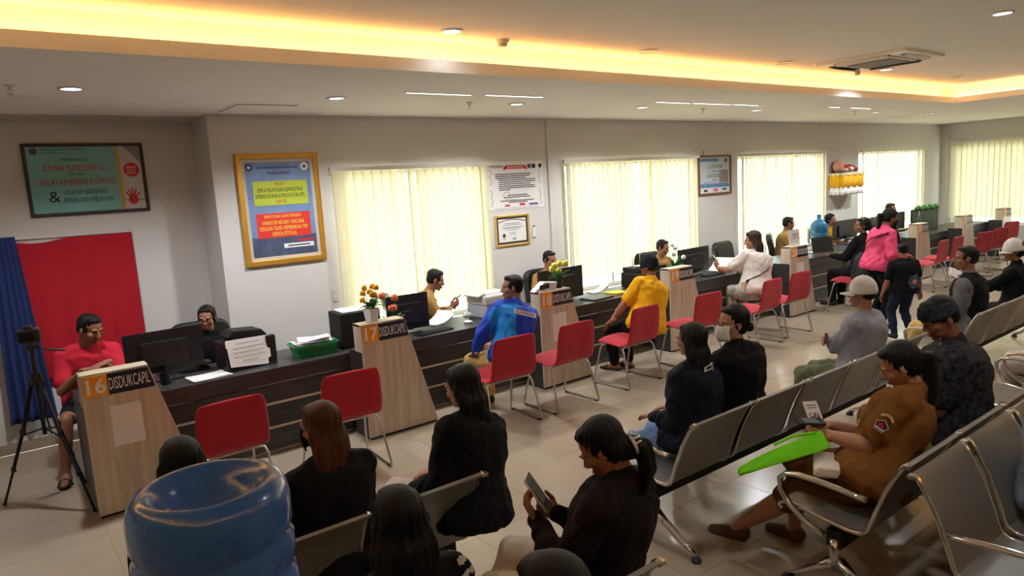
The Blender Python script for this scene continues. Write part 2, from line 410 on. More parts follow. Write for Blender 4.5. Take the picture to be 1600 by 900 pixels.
downlight(8.85, 4.02, zt, 'round downlight on the raised ceiling beside the air conditioner', .5)
downlight(6.6, 2.12, zt, 'round downlight on the raised ceiling over the benches', .5)
downlight(3.2, .6, zt, 'unseen round downlight added for even light above the front benches', .35); downlight(10.5, 1.5, zt, 'unseen round downlight added for even light far over the benches', .6)  # two lamps out of view, added to even out the room light
def sprinkler(x, y, label):
    e = thing('sprinkler', label, 'sprinkler', (x, y, ZC), 0, 'ceiling fire sprinklers')
    MB().lathe([(.002, 0), (.035, 0), (.03, -.008), (.012, -.012), (.002, -.012)], n=16).build('escutcheon', M['beige'], e, smooth=True)
    b = MB(); b.cyl((0, 0, -.01), (0, 0, -.035), .009, n=10); b.tube([(.012, 0, -.03), (.016, 0, -.045), (0, 0, -.06)], .003, 5); b.tube([(-.012, 0, -.03), (-.016, 0, -.045), (0, 0, -.06)], .003, 5)
    b.build('sprinkler_body', M['tube'], e); MB().cyl((0, 0, -.06), (0, 0, -.063), .018, n=12).build('deflector', M['tube'], e)
sprinkler(.30, 5.75, 'small fire sprinkler in the ceiling over the photo corner'); sprinkler(4.08, 5.9, 'small fire sprinkler between the first two slot lights')
sprinkler(7.72, 5.82, 'small fire sprinkler beyond the broken slot light'); sprinkler(11.3, 5.6, 'small fire sprinkler nearest the end wall')
# smoke detector and round ceiling speakers
e = thing('smoke_detector', 'white smoke detector with a dark ring on the raised ceiling', 'detector', (3.40, 4.42, zt))
MB().lathe([(.002, 0), (.055, 0), (.055, -.02), (.045, -.025), (.002, -.025)], n=24).build('base', M['plate'], e, smooth=True)
MB().lathe([(.002, -.025), (.040, -.025), (.040, -.042), (.03, -.05), (.002, -.052)], n=24).build('sensor_head', M['beige'], e, smooth=True)
for x, y, lab in ((4.93, 4.30, 'round ceiling speaker nearest the smoke detector'), (6.95, 4.2, 'round ceiling speaker beside the air conditioner'), (10.8, 4.0, 'round ceiling speaker near the corner of the raised ceiling')):
    e = thing('ceiling_speaker', lab, 'speaker', (x, y, zt), 0, 'round ceiling speakers')
    MB().lathe([(.07, 0), (.095, 0), (.095, -.006), (.075, -.012), (.068, -.008)], n=24).build('rim', M['plate'], e, smooth=True)
    MB().lathe([(.002, -.004), (.07, -.004), (.07, 0), (.002, 0)], n=24).build('grille', M['grille'], e)
# cassette air conditioner
e = thing('air_conditioner', 'white four way cassette air conditioner with a grey intake grille', 'air conditioner', (7.93, 3.68, zt))
MB().prism(rrect(.95, .95, .03), -.03, 0, 'z').build('panel', M['plate'], e, bevel=.006)
MB().bb((-.27, -.27, -.045), (.27, .27, -.03)).build('intake_frame', M['plate'], e, bevel=.006)
MB().bb((-.235, -.235, -.05), (.235, .235, -.045)).build('intake_grille', M['grille'], e)
for a in range(4):
    o = MB().box((0, .37, -.033), (.56, .07, .006)).build('air_slot', M['blackm'] if 0 else M['grille'], e); o.rotation_euler = (0, 0, a * PI / 2)
    o = MB().box((0, .385, -.045), (.54, .06, .006), (math.radians(24), 0, 0)).build('louvre', M['plate'], e); o.rotation_euler = (0, 0, a * PI / 2)
MB().lathe([(.002, 0), (.035, 0), (.03, -.04), (.002, -.045)], (.46, .46, -.03), 14).build('sensor', M['beige'], e, smooth=True)
# slot lights in the lower ceiling, access hatch
slot = emit('slot_light', (250, 250, 240), 3.0)
for x0, x1, y, lab in ((3.09, 3.78, 5.425, 'thin white slot light nearest the gold framed notice'), (3.91, 4.62, 5.39, 'second thin white slot light above the white poster'), (6.34, 6.94, 5.42, 'thin slot light, first of the broken line of three'),
                       (6.97, 7.72, 5.40, 'thin slot light, middle of the broken line of three'), (7.76, 8.29, 5.38, 'thin slot light, last of the broken line of three'), (9.9, 10.2, 5.28, 'short thin slot light far along the ceiling'), (10.5, 11.1, 5.27, 'short thin slot light nearest the end wall')):
    e = thing('slot_light', lab, 'slot light', ((x0 + x1) / 2, y, ZC), 0, 'thin slot lights in the lower ceiling')
    MB().box((0, 0, -.003), (x1 - x0, .035, .006)).build('housing', M['plate'], e); MB().box((0, 0, -.0065), (x1 - x0 - .02, .018, .003)).build('diffuser', slot, e)
e = thing('access_hatch', 'square ceiling access hatch with a dark open seam', 'hatch', (2.22, 6.66, ZC))
MB().bb((-.26, -.26, -.012), (.26, .26, -.004)).build('hatch_panel', M['ceil'], e)
f = MB()
for a, b_ in (((-.275, .262, -.004), (.275, .275, 0)), ((.262, -.275, -.004), (.275, .262, 0))): f.bb(a, b_)
f.build('seam', M['grille'], e)

# ================================================================== COUNTER
YF = 5.557                                          # front plane of the podiums
PX = {16: .42, 17: 2.533, 18: 4.577, 19: 6.665, 20: 9.364, 21: 13.575, 22: 15.67}
def podium(n, x, label, paper=False, txt=True, pale=False):
    e = thing('podium', label, 'podium', (x, YF, 0), 0, 'numbered oak counter podiums')
    d = .16
    MB().prism([(0, .02), (.71, .02), (.43, 1.05), (0, 1.05)], 0, .022).build('front_panel', M['oak'], e, bevel=.002)
    MB().bb((0, .022, .80), (.022, d, 1.05)).build('side_panel', M['oak'], e)
    MB().prism([(.022, .80), (.495, .80), (.43, 1.028), (.022, 1.028)], .022, d).build('head_box', M['oak'], e)
    MB().bb((0, .022, 1.028), (.436, d, 1.05)).build('top', M['oakedge'], e, bevel=.002)
    MB().prism([(.003, .02), (.70, .02), (.49, .80), (.003, .80)], .022, d + .13).build('carcass', M['desk'], e)
    MB().bb((.01, .012, 0), (.70, d + .12, .02)).build('plinth', M['blackm'], e)
    MB().bb((.022, -.006, .885), (.165, 0, 1.035)).build('number_plate', M['orange'], e)
    MB().prism([(.165, .885), (.462, .885), (.427, 1.035), (.165, 1.035)], -.006, 0).build('name_plate', M['navy'], e)
    text(e, str(n), (.094, -.006, .96), .12, .112, M['white'], 'number')
    text(e, 'DISDUKCAPIL', (.304, -.006, .962), .262, .086, M['white'], 'lettering')
    if paper: MB().bb((.155, -.003, .50), (.355, -.0006, .80)).build('pinned_paper', M['paper'], e)
    return e
podium(16, PX[16], 'oak podium numbered 16 with a blank white sheet, beside the camera tripod', True)
podium(17, PX[17], 'oak podium numbered 17 carrying a white pot of yellow flowers')
podium(18, PX[18], 'oak podium numbered 18 beside the blue jacket customer', True)
podium(19, PX[19], 'oak podium numbered 19 beside the yellow shirt customer')
podium(20, PX[20], 'oak podium numbered 20 with a white notice standing on top', True)
podium(21, PX[21], 'oak podium numbered 21 behind the boy in black')
podium(22, PX[22], 'oak podium numbered 22 near the far end of the counter')
podium(23, 17.85, 'last oak podium beside the end wall window')

def counter(x0, x1, label):
    w = x1 - x0; e = thing('counter_desk', label, 'desk', (x0, 0, 0), 0, 'dark counter desks in a row')
    yf, yb = 5.85, 6.52
    MB().bb((0.003, yf, .725), (w - .003, yb, .76)).build('worktop', M['desk'], e, bevel=.003)
    MB().bb((.003, yf + .004, .63), (w - .003, yf + .03, .725)).build('fascia', M['desk'], e)
    for z0, z1 in ((.457, .615), (.247, .435), (.04, .225)): MB().bb((.03, yf + .04, z0), (w - .03, yf + .058, z1)).build('front_board', M['desk'], e, bevel=.002)
    for z in (.446, .236): MB().bb((.03, yf + .046, z - .0105), (w - .03, yf + .058, z + .0105)).build('pale_strip', M['strip'], e)
    for x in (.003, w - .033): MB().bb((x, yf + .03, 0), (x + .03, yb, .725)).build('end_panel', M['desk'], e)
    k = MB()
    for i in range(1, 4): k.bb((w * i / 4 - .02, yf + .058, .04), (w * i / 4 + .02, yf + .075, .62))
    k.build('spacer', M['desk'], e)
    MB().bb((.033, yf + .09, 0), (w - .033, yf + .11, .05)).build('plinth', M['strip'], e)
xs = [PX[k] for k in (16, 17, 18, 19, 20, 21, 22)]
counter(.43, 2.69, 'dark counter desk with the green basket, beside the photo corner')
counter(2.69, 4.73, 'dark counter desk where the blue jacket man sits')
counter(4.73, 6.82, 'dark counter desk where the yellow shirt man sits')
counter(6.82, 9.52, 'dark counter desk with the black office chair behind it')
counter(9.52, 11.6, 'dark counter desk carrying the laptop'); counter(11.6, 13.73, 'dark counter desk behind the woman in pink')
counter(13.73, 15.83, 'dark counter desk with the far red chairs before it'); counter(15.83, 18.15, 'last dark counter desk, nearest the end wall')

# ================================================================== RED VISITOR CHAIRS
def make_chair():
    e = thing('visitor_chair', '-', 'chair', (0, 0, 0), 0, 'red visitor chairs along the counter')
    # profile of seat + back shell (y forward), then widths
    prof = [(.245, .452, .40), (.235, .470, .45), (.19, .482, .48), (.08, .475, .49), (-.04, .462, .49), (-.13, .455, .50), (-.185, .470, .505), (-.215, .52, .505), (-.228, .60, .50), (-.238, .70, .49), (-.246, .79, .475), (-.250, .835, .45), (-.251, .852, .40)]
    def shell(rows, name):
        n = 9; T = .020; vs = []; fs = []
        tan = []
        for i in range(len(rows)):
            a = rows[max(i - 1, 0)]; b = rows[min(i + 1, len(rows) - 1)]; d = Vector((0, b[0] - a[0], b[1] - a[1])).normalized(); tan.append(Vector((0, d.z, -d.y)))
        for side in (1, -1):
            for i, (y, z, w) in enumerate(rows):
                for j in range(n):
                    u = -1 + 2 * j / (n - 1); dish = .018 * (u * u)
                    nrm = -tan[i]
                    t = T * (1 - abs(u) ** 6 * .75) * (.35 if i in (0, len(rows) - 1) else 1)
                    vs.append(Vector((u * w / 2, y, z)) + nrm * (dish + side * t))
        m = len(rows) * n
        for i in range(len(rows) - 1):
            for j in range(n - 1):
                a = i * n + j; fs.append((a, a + 1, a + n + 1, a + n)); fs.append((m + a, m + a + n, m + a + n + 1, m + a + 1))
        for i in range(len(rows) - 1):
            for j in (0, n - 1): a = i * n + j; fs.append((a, a + n, m + a + n, m + a))
        for j in range(n - 1):
            for i in (0, len(rows) - 1): a = i * n + j; fs.append((a, a + 1, m + a + 1, m + a))
        o = MB().add(vs, fs).build(name, M['red'], e, smooth='all')
        s = o.modifiers.new('subsurf', 'SUBSURF'); s.levels = 1; s.render_levels = 1
        return o
    shell(prof[:6], 'seat'); shell(prof[5:], 'backrest')
    for sx in (-1, 1):
        x0, x1 = sx * .235, sx * .275
        P = [(sx * .05, -.12, .425), (sx * .20, -.13, .425)] + [(x0, -.135, .418)] + [(sx * .246, -.16, .38), (x1, -.245, .05), (x1, -.25, .022), (x1, -.235, .011), (x1, -.20, .010), (x1, .20, .010), (x1, .235, .011), (x1, .25, .022), (x1, .246, .05), (sx * .246, .165, .39), (x0, .15, .425), (sx * .20, .145, .434), (sx * .05, .14, .434)]
        MB().tube(P, .0095, 8).build('sled_frame', M['tube'], e, smooth='all')
        for y in (-.215, .215): MB().box((x1, y, .008), (.022, .035, .016)).build('glide', M['blackm'], e)
    MB().tube([(-.06, .14, .434), (.06, .14, .434)], .0095, 8).tube([(-.06, -.12, .425), (.06, -.12, .425)], .0095, 8).build('cross_bar', M['tube'], e)
    return e
ch0 = make_chair()
spots = [(1.20, 5.10, 2, 'red visitor chair nearest the photo corner podium'), (2.12, 5.14, -3, 'red visitor chair partly behind the brown haired woman'),
         (3.66, 5.09, -2, 'red visitor chair under the blue jacket man'), (4.40, 5.09, 1, 'empty red visitor chair next to the blue jacket man'),
         (5.40, 5.12, 3, 'red visitor chair under the yellow shirt man'), (6.44, 5.08, -2, 'empty red visitor chair next to the yellow shirt man'),
         (7.66, 5.06, 3, 'red visitor chair under the long haired woman in white'), (8.44, 5.12, -3, 'empty red visitor chair beside the long haired woman in white'),
         (10.42, 5.18, 0, 'red visitor chair hidden by the black backpack'), (12.8, 5.09, 2, 'red visitor chair with its seat showing behind the boy in black'),
         (13.5, 5.12, 0, 'red visitor chair close behind the man in the vest'), (14.5, 5.02, -12, 'far red visitor chair turned towards the end wall'),
         (15.45, 5.06, -16, 'red visitor chair second from the end wall'), (16.95, 5.35, -16, 'red visitor chair nearest the end wall')]
for i, (x, y, a, lab) in enumerate(spots):
    if i == 0: ch0.location = (x, y, 0); ch0.rotation_euler = (0, 0, math.radians(a)); ch0['label'] = lab
    else: dup(ch0, (x, y, 0), math.radians(a), lab)

# ================================================================== STEEL BENCHES
pad_cache = {}
def bench(x0, yb, n, label, facing=1, pitch=.60):
    """steel waiting bench; x0 = end seen nearest, yb = line of the back tops; facing +1 = towards the counter"""
    L = n * pitch
    if facing == 1: e = thing('waiting_bench', label, 'bench', (x0, yb + .16, 0), 0, 'steel waiting benches')
    else: e = thing('waiting_bench', label, 'bench', (x0 + L, yb - .16, 0), PI, 'steel waiting benches')
    prof = [(.455, .395), (.468, .415), (.462, .432), (.43, .440), (.34, .434), (.22, .415), (.10, .402), (.045, .405), (.012, .425), (-.005, .46), (-.03, .54), (-.075, .66), (-.125, .76), (-.152, .805), (-.168, .818), (-.182, .812)]
    sp = [3, 9]
    if 'seat' not in pad_cache:
        def sheet(pr, w):
            b = MB(); rings = []
            for side in (0, 1):
                pass
            pts = [Vector((0, y, z)) for y, z in pr]; k = len(pts); vs = []; fs = []
            for i, p in enumerate(pts):
                d = (pts[min(i + 1, k - 1)] - pts[max(i - 1, 0)]).normalized(); nrm = Vector((0, -d.z, d.y)) * .006
                for q in (p - nrm, p + nrm):
                    for x in (-w / 2, w / 2): vs.append(q + Vector((x, 0, 0)))
            for i in range(k - 1):
                a = i * 4; c = a + 4
                fs += [(a, a + 1, c + 1, c), (a + 2, c + 2, c + 3, a + 3), (a, c, c + 2, a + 2), (a + 1, a + 3, c + 3, c + 1)]
            fs += [(0, 2, 3, 1), (4 * k - 4, 4 * k - 3, 4 * k - 1, 4 * k - 2)]
            return b.add(vs, fs)
        w = pitch - .085
        pad_cache['seat'] = sheet(prof[0:9], w).mesh('seat_pad', M['perf']); pad_cache['back'] = sheet(prof[8:], w).mesh('back_pad', M['perf'])
        b = MB(); b.tube([(0, y, z) for y, z in prof], .012, 8); pad_cache['rail'] = b.mesh('side_rail', M['chrome'])
        b = MB(); b.box((0, -.172, .812), (.035, .03, .016)); pad_cache['clip'] = b.mesh('top_clip', M['tube'])
        for kk in pad_cache.values(): kk.polygons.foreach_set('use_smooth', [len(p.vertices) == 4 for p in kk.polygons])
        try: [kk.set_sharp_from_angle(angle=math.radians(50)) for kk in pad_cache.values()]
        except Exception: pass
        # armrest: flat chrome bar looping up from the beam, forward, and back over
        A = [(.20, .36), (.30, .40), (.38, .46), (.43, .53), (.435, .59), (.40, .625), (.33, .635), (.20, .632), (.08, .622), (-.01, .612)]
        arm = MB().tube([(0, y, z) for y, z in A], .021, 10, flat=(.62, 1.0)); pad_cache['arm'] = arm.mesh('armrest', M['chrome']); pad_cache['arm'].polygons.foreach_set('use_smooth', [True] * len(pad_cache['arm'].polygons))
        leg = MB(); leg.tube([(0, .17, .33), (0, .17, .24), (0, .16, .18)], [.035, .033, .034], 10, flat=(1.0, .8))
        leg.tube([(0, .17, .21), (0, .25, .15), (0, .36, .07), (0, .43, .03)], [.033, .028, .022, .017], 10, flat=(.9, 1)); leg.tube([(0, .15, .21), (0, .06, .15), (0, -.07, .07), (0, -.15, .03)], [.033, .028, .022, .017], 10, flat=(.9, 1))
        pad_cache['leg'] = leg.mesh('leg', M['chrome']); pad_cache['leg'].polygons.foreach_set('use_smooth', [True] * len(pad_cache['leg'].polygons))
        pad_cache['foot'] = MB().lathe([(.002, .03), (.018, .03), (.030, .014), (.030, 0), (.002, 0)], n=16).mesh('foot_pad', mat('blue_black_rubber', (22, 44, 62), .5))
    MB().bb((.03, .13, .285), (L - .03, .21, .375)).build('beam', M['blackm'], e, bevel=.006)
    for i in range(n):
        cx = (i + .5) * pitch
        for nm in ('seat', 'back'): o = link(nm + '_pad', pad_cache[nm], e); o.location = (cx, 0, 0)
        for sx in (-1, 1): o = link('side_rail', pad_cache['rail'], e); o.location = (cx + sx * (pitch / 2 - .038), 0, 0)
        MB().bb((cx - .12, .10, .372), (cx + .12, .24, .402)).build('bracket', M['blackm'], e)
    for i in range(n + 1):
        o = link('top_clip', pad_cache['clip'], e); o.location = (min(max(i * pitch, .03), L - .03), 0, 0)
    for x in (-.012, L + .012): o = link('armrest', pad_cache['arm'], e); o.location = (x, 0, 0)
    for x in (.05, L - .05):
        o = link('leg', pad_cache['leg'], e); o.location = (x, 0, 0)
        for y in (.43, -.15): f = link('foot_pad', pad_cache['foot'], e); f.location = (x, y, 0)
    return e
bench(2.93, 2.34, 5, 'steel bench under the denim jacket girl and the woman in the white mask')
bench(-.60, 2.66, 4, 'steel bench under the brown haired woman, behind the water bottle')
bench(-.60, 1.57, 4, 'steel bench under the woman looking at her phone')
bench(3.15, 1.33, 5, 'steel bench under the woman in brown uniform')
bench(3.06, 1.25, 5, 'steel bench turned to face away from the counter, back to back with another', -1)
bench(6.86, 2.30, 5, 'steel bench under the man in the dark vest')
# ================================================================== WALL DECORATION (built facing -Y)
def frame_parts(e, w, h, bar, depth, m, mount=None, inner=None):
    """frame of four bars round a centred w x h picture; wall plane at y=0"""
    f = MB()
    f.bb((-w / 2, -depth, -h / 2), (-w / 2 + bar, 0, h / 2)); f.bb((w / 2 - bar, -depth, -h / 2), (w / 2, 0, h / 2))
    f.bb((-w / 2 + bar, -depth, -h / 2), (w / 2 - bar, 0, -h / 2 + bar)); f.bb((-w / 2 + bar, -depth, h / 2 - bar), (w / 2 - bar, 0, h / 2))
    f.build('frame', m, e, bevel=min(.006, bar / 5))
    iw, ih = w - 2 * bar, h - 2 * bar
    if mount: MB().bb((-iw / 2, -.008, -ih / 2), (iw / 2, -.002, ih / 2)).build('mount', mount, e)
    return iw, ih
def plaque(e, x0, x1, z0, z1, y, m, name):
    return MB().bb((x0, y, z0), (x1, y + .0015, z1)).build(name, m, e)
def lines(e, rows, y, m, name='printed_line'):
    b = MB()
    for x0, x1, z, t in rows: b.bb((x0, y - .0008, z - t / 2), (x1, y, z + t / 2))
    return b.build(name, m, e)
def disc(e, x, z, r, y, m, name, n=24, sx=1.0):
    return MB().prism([(x + sx * r * math.cos(2 * PI * k / n), z + r * math.sin(2 * PI * k / n)) for k in range(n)], y - .001, y).build(name, m, e)

# teal integrity-zone banner
e = thing('framed_banner', 'teal framed banner with red lettering above the red cloth', 'banner', (.905, YB, 2.48))
iw, ih = frame_parts(e, .99, .665, .03, .03, M['dkframe'])
plaque(e, -iw / 2, .255, -ih / 2, ih / 2, -.012, M['teal'], 'teal_field')
plaque(e, .285, iw / 2, -ih / 2, ih / 2, -.012, mat('silver_print', (206, 202, 200), .6, vary=.08, vscale=4), 'silver_field')
plaque(e, .255, .285, -ih / 2, ih / 2, -.013, mat('gold_print', (206, 164, 60), .5), 'gold_band')
MB().prism([(.31, ih / 2), (iw / 2, ih / 2), (iw / 2, .12), (.40, .22)], -.0145, -.0125).build('grey_corner', mat('grey_print', (150, 146, 146), .6), e)
disc(e, -.405, .262, .03, -.0125, mat('emblem_blue', (70, 76, 130), .6), 'emblem'); disc(e, -.405, .262, .012, -.0136, M['inkred'], 'emblem_core')
text(e, 'PEMERINTAH KABUPATEN KLUNGKUNG', (-.17, -.0125, .278), .36, .016, M['ink']); text(e, 'DINAS KEPENDUDUKAN', (-.25, -.0125, .248), .2, .014, M['ink'])
text(e, 'MEMBANGUN', (-.10, -.0125, .182), .19, .026, M['ink']); text(e, 'ZONA INTEGRITAS', (-.10, -.0125, .108), .50, .056, M['inkred'])
text(e, 'MENUJU', (-.09, -.0125, .045), .13, .026, M['ink']); text(e, 'WILAYAH BEBAS KORUPSI', (-.09, -.0125, -.022), .62, .055, M['inkred'])
text(e, '&', (-.29, -.0125, -.155), .09, .10, M['ink']); text(e, 'WILAYAH BIROKRASI', (-.04, -.0125, -.118), .36, .045, M['ink']); text(e, 'BERSIH DAN MELAYANI', (-.015, -.0125, -.19), .40, .045, M['ink'])
disc(e, .375, .075, .068, -.0125, M['inkred'], 'red_seal')
for k, t in enumerate(('BERANI', 'JUJUR', 'HEBAT')): text(e, t, (.375, -.0136, .10 - k * .027), .08, .017, M['white'])
h = MB(); h.ell((.36, -.0125, -.215), (.042, .002, .045))
for k, a in enumerate((-38, -18, 0, 18, 42)):
    t = Vector((math.sin(math.radians(a)), 0, math.cos(math.radians(a)))); h.tube([Vector((.36, -.0125, -.215)) + t * .03, Vector((.36, -.0125, -.215)) + t * (.115 - .012 * abs(k - 2))], .007, 6, flat=(1, .25))
h.build('hand_print', M['inkred'], e)
text(e, 'TOLAK', (.315, -.0136, -.21), .07, .03, M['ink']); text(e, 'KORUPSI', (.42, -.0136, -.215), .09, .026, M['ink'])

# red cloth backdrop on its rod, blue cloth beside it
def cloth(name, m, W, top, bot, y, fold, nx=40, nz=24, sway=0, label=None, cat=None, narrow=0):
    vs = []; fs = []
    for j in range(nz + 1):
        t = j / nz
        for i in range(nx + 1):
            u = i / nx; x = W[0] + (W[1] - W[0]) * u
            sag = .0
            x += sway * t + narrow * t * (u - .5)
            z = top - (top - bot) * t + sag - .035 * math.sin(PI * min(1, u * 2.2)) * (1 - t) ** 3
            yy = y - .012 - fold * (.5 + .5 * math.sin(u * 23 + 2.3 * math.sin(t * 2.2) + u * u * 9)) * (.25 + .75 * t)
            vs.append((x, yy, z))
    for j in range(nz):
        for i in range(nx): a = j * (nx + 1) + i; fs.append((a, a + 1, a + nx + 2, a + nx + 1))
    o = MB().add(vs, fs).build(name, m, None, smooth='all'); s = o.modifiers.new('solid', 'SOLIDIFY'); s.thickness = .003
    return tag(o, label, cat)
cloth('backdrop_cloth', mat('red_cloth', (176, 12, 34), .9, bump=.2, bscale=500), (.20, 1.20), 1.95, .62, YB - .03, .02, label='red cloth photo backdrop hanging from a thin rod', cat='cloth')
cloth('hanging_cloth', mat('blue_cloth', (28, 46, 100), .9, bump=.2, bscale=500), (.06, .26), 1.99, .30, YB - .09, .05, nx=24, sway=.03, narrow=.16, label='dark blue cloth bunched beside the red backdrop', cat='cloth')
e = thing('curtain_rod', 'thin white rod with end hook above the red cloth', 'rod', (.7, YB - .03, 1.965))
MB().cyl((-.55, 0, 0), (.50, 0, -.005), .006, n=8).build('rod', M['plate'], e)
for x in (-.5, .49): MB().tube([(x, .03, .02), (x, 0, .02), (x, -.008, 0), (x, 0, -.012)], .005, 6).build('hook', M['plate'], e)

# gold framed notice
e = thing('framed_notice', 'gold framed blue notice with lime and red text panels', 'notice', (2.518, YW, 2.085))
iw, ih = frame_parts(e, .85, 1.13, .055, .035, M['gold'])
b = MB()
for k in range(44): b.ell((-.425 + .012, -.036, -.55 + k * .0256), (.007, .006, .010), nu=6, nv=4); b.ell((.425 - .012, -.036, -.55 + k * .0256), (.007, .006, .010), nu=6, nv=4)
b.build('frame_beading', M['gold'], e)
plaque(e, -iw / 2, iw / 2, -ih / 2, ih / 2, -.010, mat('cream_mount', (206, 200, 186), .7), 'mount')
plaque(e, -.335, .335, -.475, .475, -.013, mat('blue_print', (120, 146, 190), .6, vary=.18, vscale=4), 'print_sheet')
plaque(e, -.335, .335, -.475, -.28, -.0145, mat('slate_print', (72, 84, 112), .6, vary=.3, vscale=9), 'photo_strip')
disc(e, -.295, .425, .035, -.0135, mat('emblem_blue', (70, 76, 130), .6), 'emblem'); disc(e, -.295, .425, .014, -.0146, M['white'], 'emblem_core')
disc(e, .275, .425, .042, -.0135, M['white'], 'round_seal'); disc(e, .275, .425, .018, -.0146, M['inkgrey'], 'seal_mark')
text(e, 'Dinas Kependudukan dan Pencatatan Sipil', (-.01, -.0135, .42), .42, .036, M['ink']); text(e, 'Kabupaten Klungkung', (0, -.0135, .365), .23, .036, M['ink'])
plaque(e, -.275, .285, .04, .285, -.016, mat('lime_print', (190, 206, 60), .6), 'lime_panel')
text(e, 'INGAT!', (0, -.016, .255), .10, .036, M['inkred']); text(e, 'SEMUA PELAYANAN ADMINISTRASI', (0, -.016, .195), .47, .042, M['ink']); text(e, 'KEPENDUDUKAN & PENCATATAN SIPIL', (0, -.016, .135), .51, .042, M['ink']); text(e, 'GRATIS!', (0, -.016, .075), .11, .036, M['inkred'])
plaque(e, -.275, .285, -.29, -.04, -.016, mat('red_print', (224, 52, 44), .6), 'red_panel')
yel = mat('yellow_ink', (236, 214, 70), .6)
for k, (t, w) in enumerate((('BANTULAH KAMI MENJADI', .38), ('APARATUR NEGARA YANG BAIK', .44), ('DENGAN TIDAK MEMBERIKAN TIPS', .50), ('KEPADA PETUGAS', .25))): text(e, t, (0, -.016, -.078 - k * .058), w, .042, yel)
plaque(e, -.02, .30, -.405, -.36, -.016, M['white'], 'white_strip'); plaque(e, .12, .30, -.345, -.325, -.016, M['inkred'], 'red_strip'); lines(e, [(.02, .26, -.383, .012)], -.0165, M['ink'])

# white service-pledge poster
e = thing('poster', 'white unframed poster with a red ribbon heading', 'poster', (5.595, YW, 2.185))
MB().bb((-.455, -.006, -.305), (.455, 0, .305)).build('sheet', M['paper'], e)
MB().prism([(-.19, .235), (-.15, .255), (.15, .255), (.19, .235), (.19, .19), (.15, .21), (-.15, .21), (-.19, .19)], -.0075, -.006).build('red_ribbon', M['inkred'], e)
text(e, 'MAKLUMAT PELAYANAN', (0, -.0075, .232), .26, .022, M['white'])
plaque(e, .20, .26, .21, .265, -.0075, mat('emblem_blue', (70, 76, 130), .6), 'emblem'); plaque(e, .275, .335, .21, .265, -.0075, M['ink'], 'emblem_plate'); disc(e, .415, .24, .028, -.006, M['ink'], 'round_emblem'); lines(e, [(-.42, -.20, .25, .012), (-.40, -.20, .232, .008)], -.006, M['inkgrey'])
rows = [(-.33, .25, .145), (-.33, .23, .120), (-.33, .16, .096), (-.28, .33, .072), (-.28, .32, .046), (-.28, .24, .020), (-.28, .30, -.006), (-.28, .32, -.030), (-.28, -.10, -.054), (-.15, .18, -.125), (-.21, .23, -.150), (-.27, .29, -.195), (-.14, .18, -.215)]
lines(e, [(a, c_, z, .011) for a, c_, z in rows], -.006, M['ink'])
lines(e, [(-.20, -.12, -.255, .022), (.04, .13, -.25, .03)], -.006, M['inkred']); lines(e, [(.20, .35, -.255, .026)], -.006, mat('violet_ink', (96, 80, 140), .6)); lines(e, [(-.36, .36, -.288, .004)], -.006, M['inkgrey'])
b = MB()
for sx in (-1, 1):
    for k in range(2): b.tube([(sx * (.40 + .018 * math.sin(t * 1.7 + k)), -.0065, -.26 + .27 * k + t * .026) for t in range(9)], .004, 5, flat=(1, .4))
b.build('scroll_border', M['inkgrey'], e); b = MB().tube([(-.16 + .055 * math.cos(a * .5), -.0065, -.13 + .05 * math.sin(a * .5)) for a in range(12)] + [(-.02, -.0065, -.19)], .003, 5, flat=(1, .4)).build('signature', M['inkgrey'], e)

# small gold framed certificate + remote holder
e = thing('framed_certificate', 'small gold framed white certificate below the poster', 'certificate', (5.49, YW, 1.61))
iw, ih = frame_parts(e, .56, .405, .03, .02, M['goldb']); plaque(e, -iw / 2, iw / 2, -ih / 2, ih / 2, -.008, M['dkframe'], 'dark_mount'); plaque(e, -.225, .225, -.145, .15, -.010, M['paper'], 'sheet')
b = MB().tube([(-.22, -.0105, .11), (-.1, -.0105, .135), (0, -.0105, .142), (.1, -.0105, .135), (.22, -.0105, .11)], .006, 5, flat=(1, .3)).build('arched_line', mat('maroon_ink', (110, 30, 40), .6), e)
lines(e, [(-.12, .12, .09, .008), (-.15, .15, .07, .006), (-.17, .17, .04, .007), (-.13, .13, .025, .006), (-.10, .10, .005, .005), (-.06, .06, -.03, .005), (-.05, .05, -.05, .005)], -.010, M['inkgrey']); disc(e, -.14, -.06, .024, -.010, M['dkframe'], 'rosette'); lines(e, [(-.155, -.148, -.095, .04), (-.132, -.125, -.095, .04), (0, .012, -.11, .03), (.03, .045, -.11, .03)], -.010, M['dkframe'])
e = thing('remote_holder', 'slim white remote control holder beside the certificate', 'remote', (5.845, YW, 1.58)); MB().bb((-.025, -.022, -.09), (.025, 0, .03)).build('holder', M['plate'], e, bevel=.004); MB().bb((-.02, -.018, .0), (.02, -.006, .075)).build('remote_control', M['plate'], e, bevel=.003); MB().bb((-.014, -.0195, .045), (.014, -.0178, .068)).build('display', M['dkframe'], e)
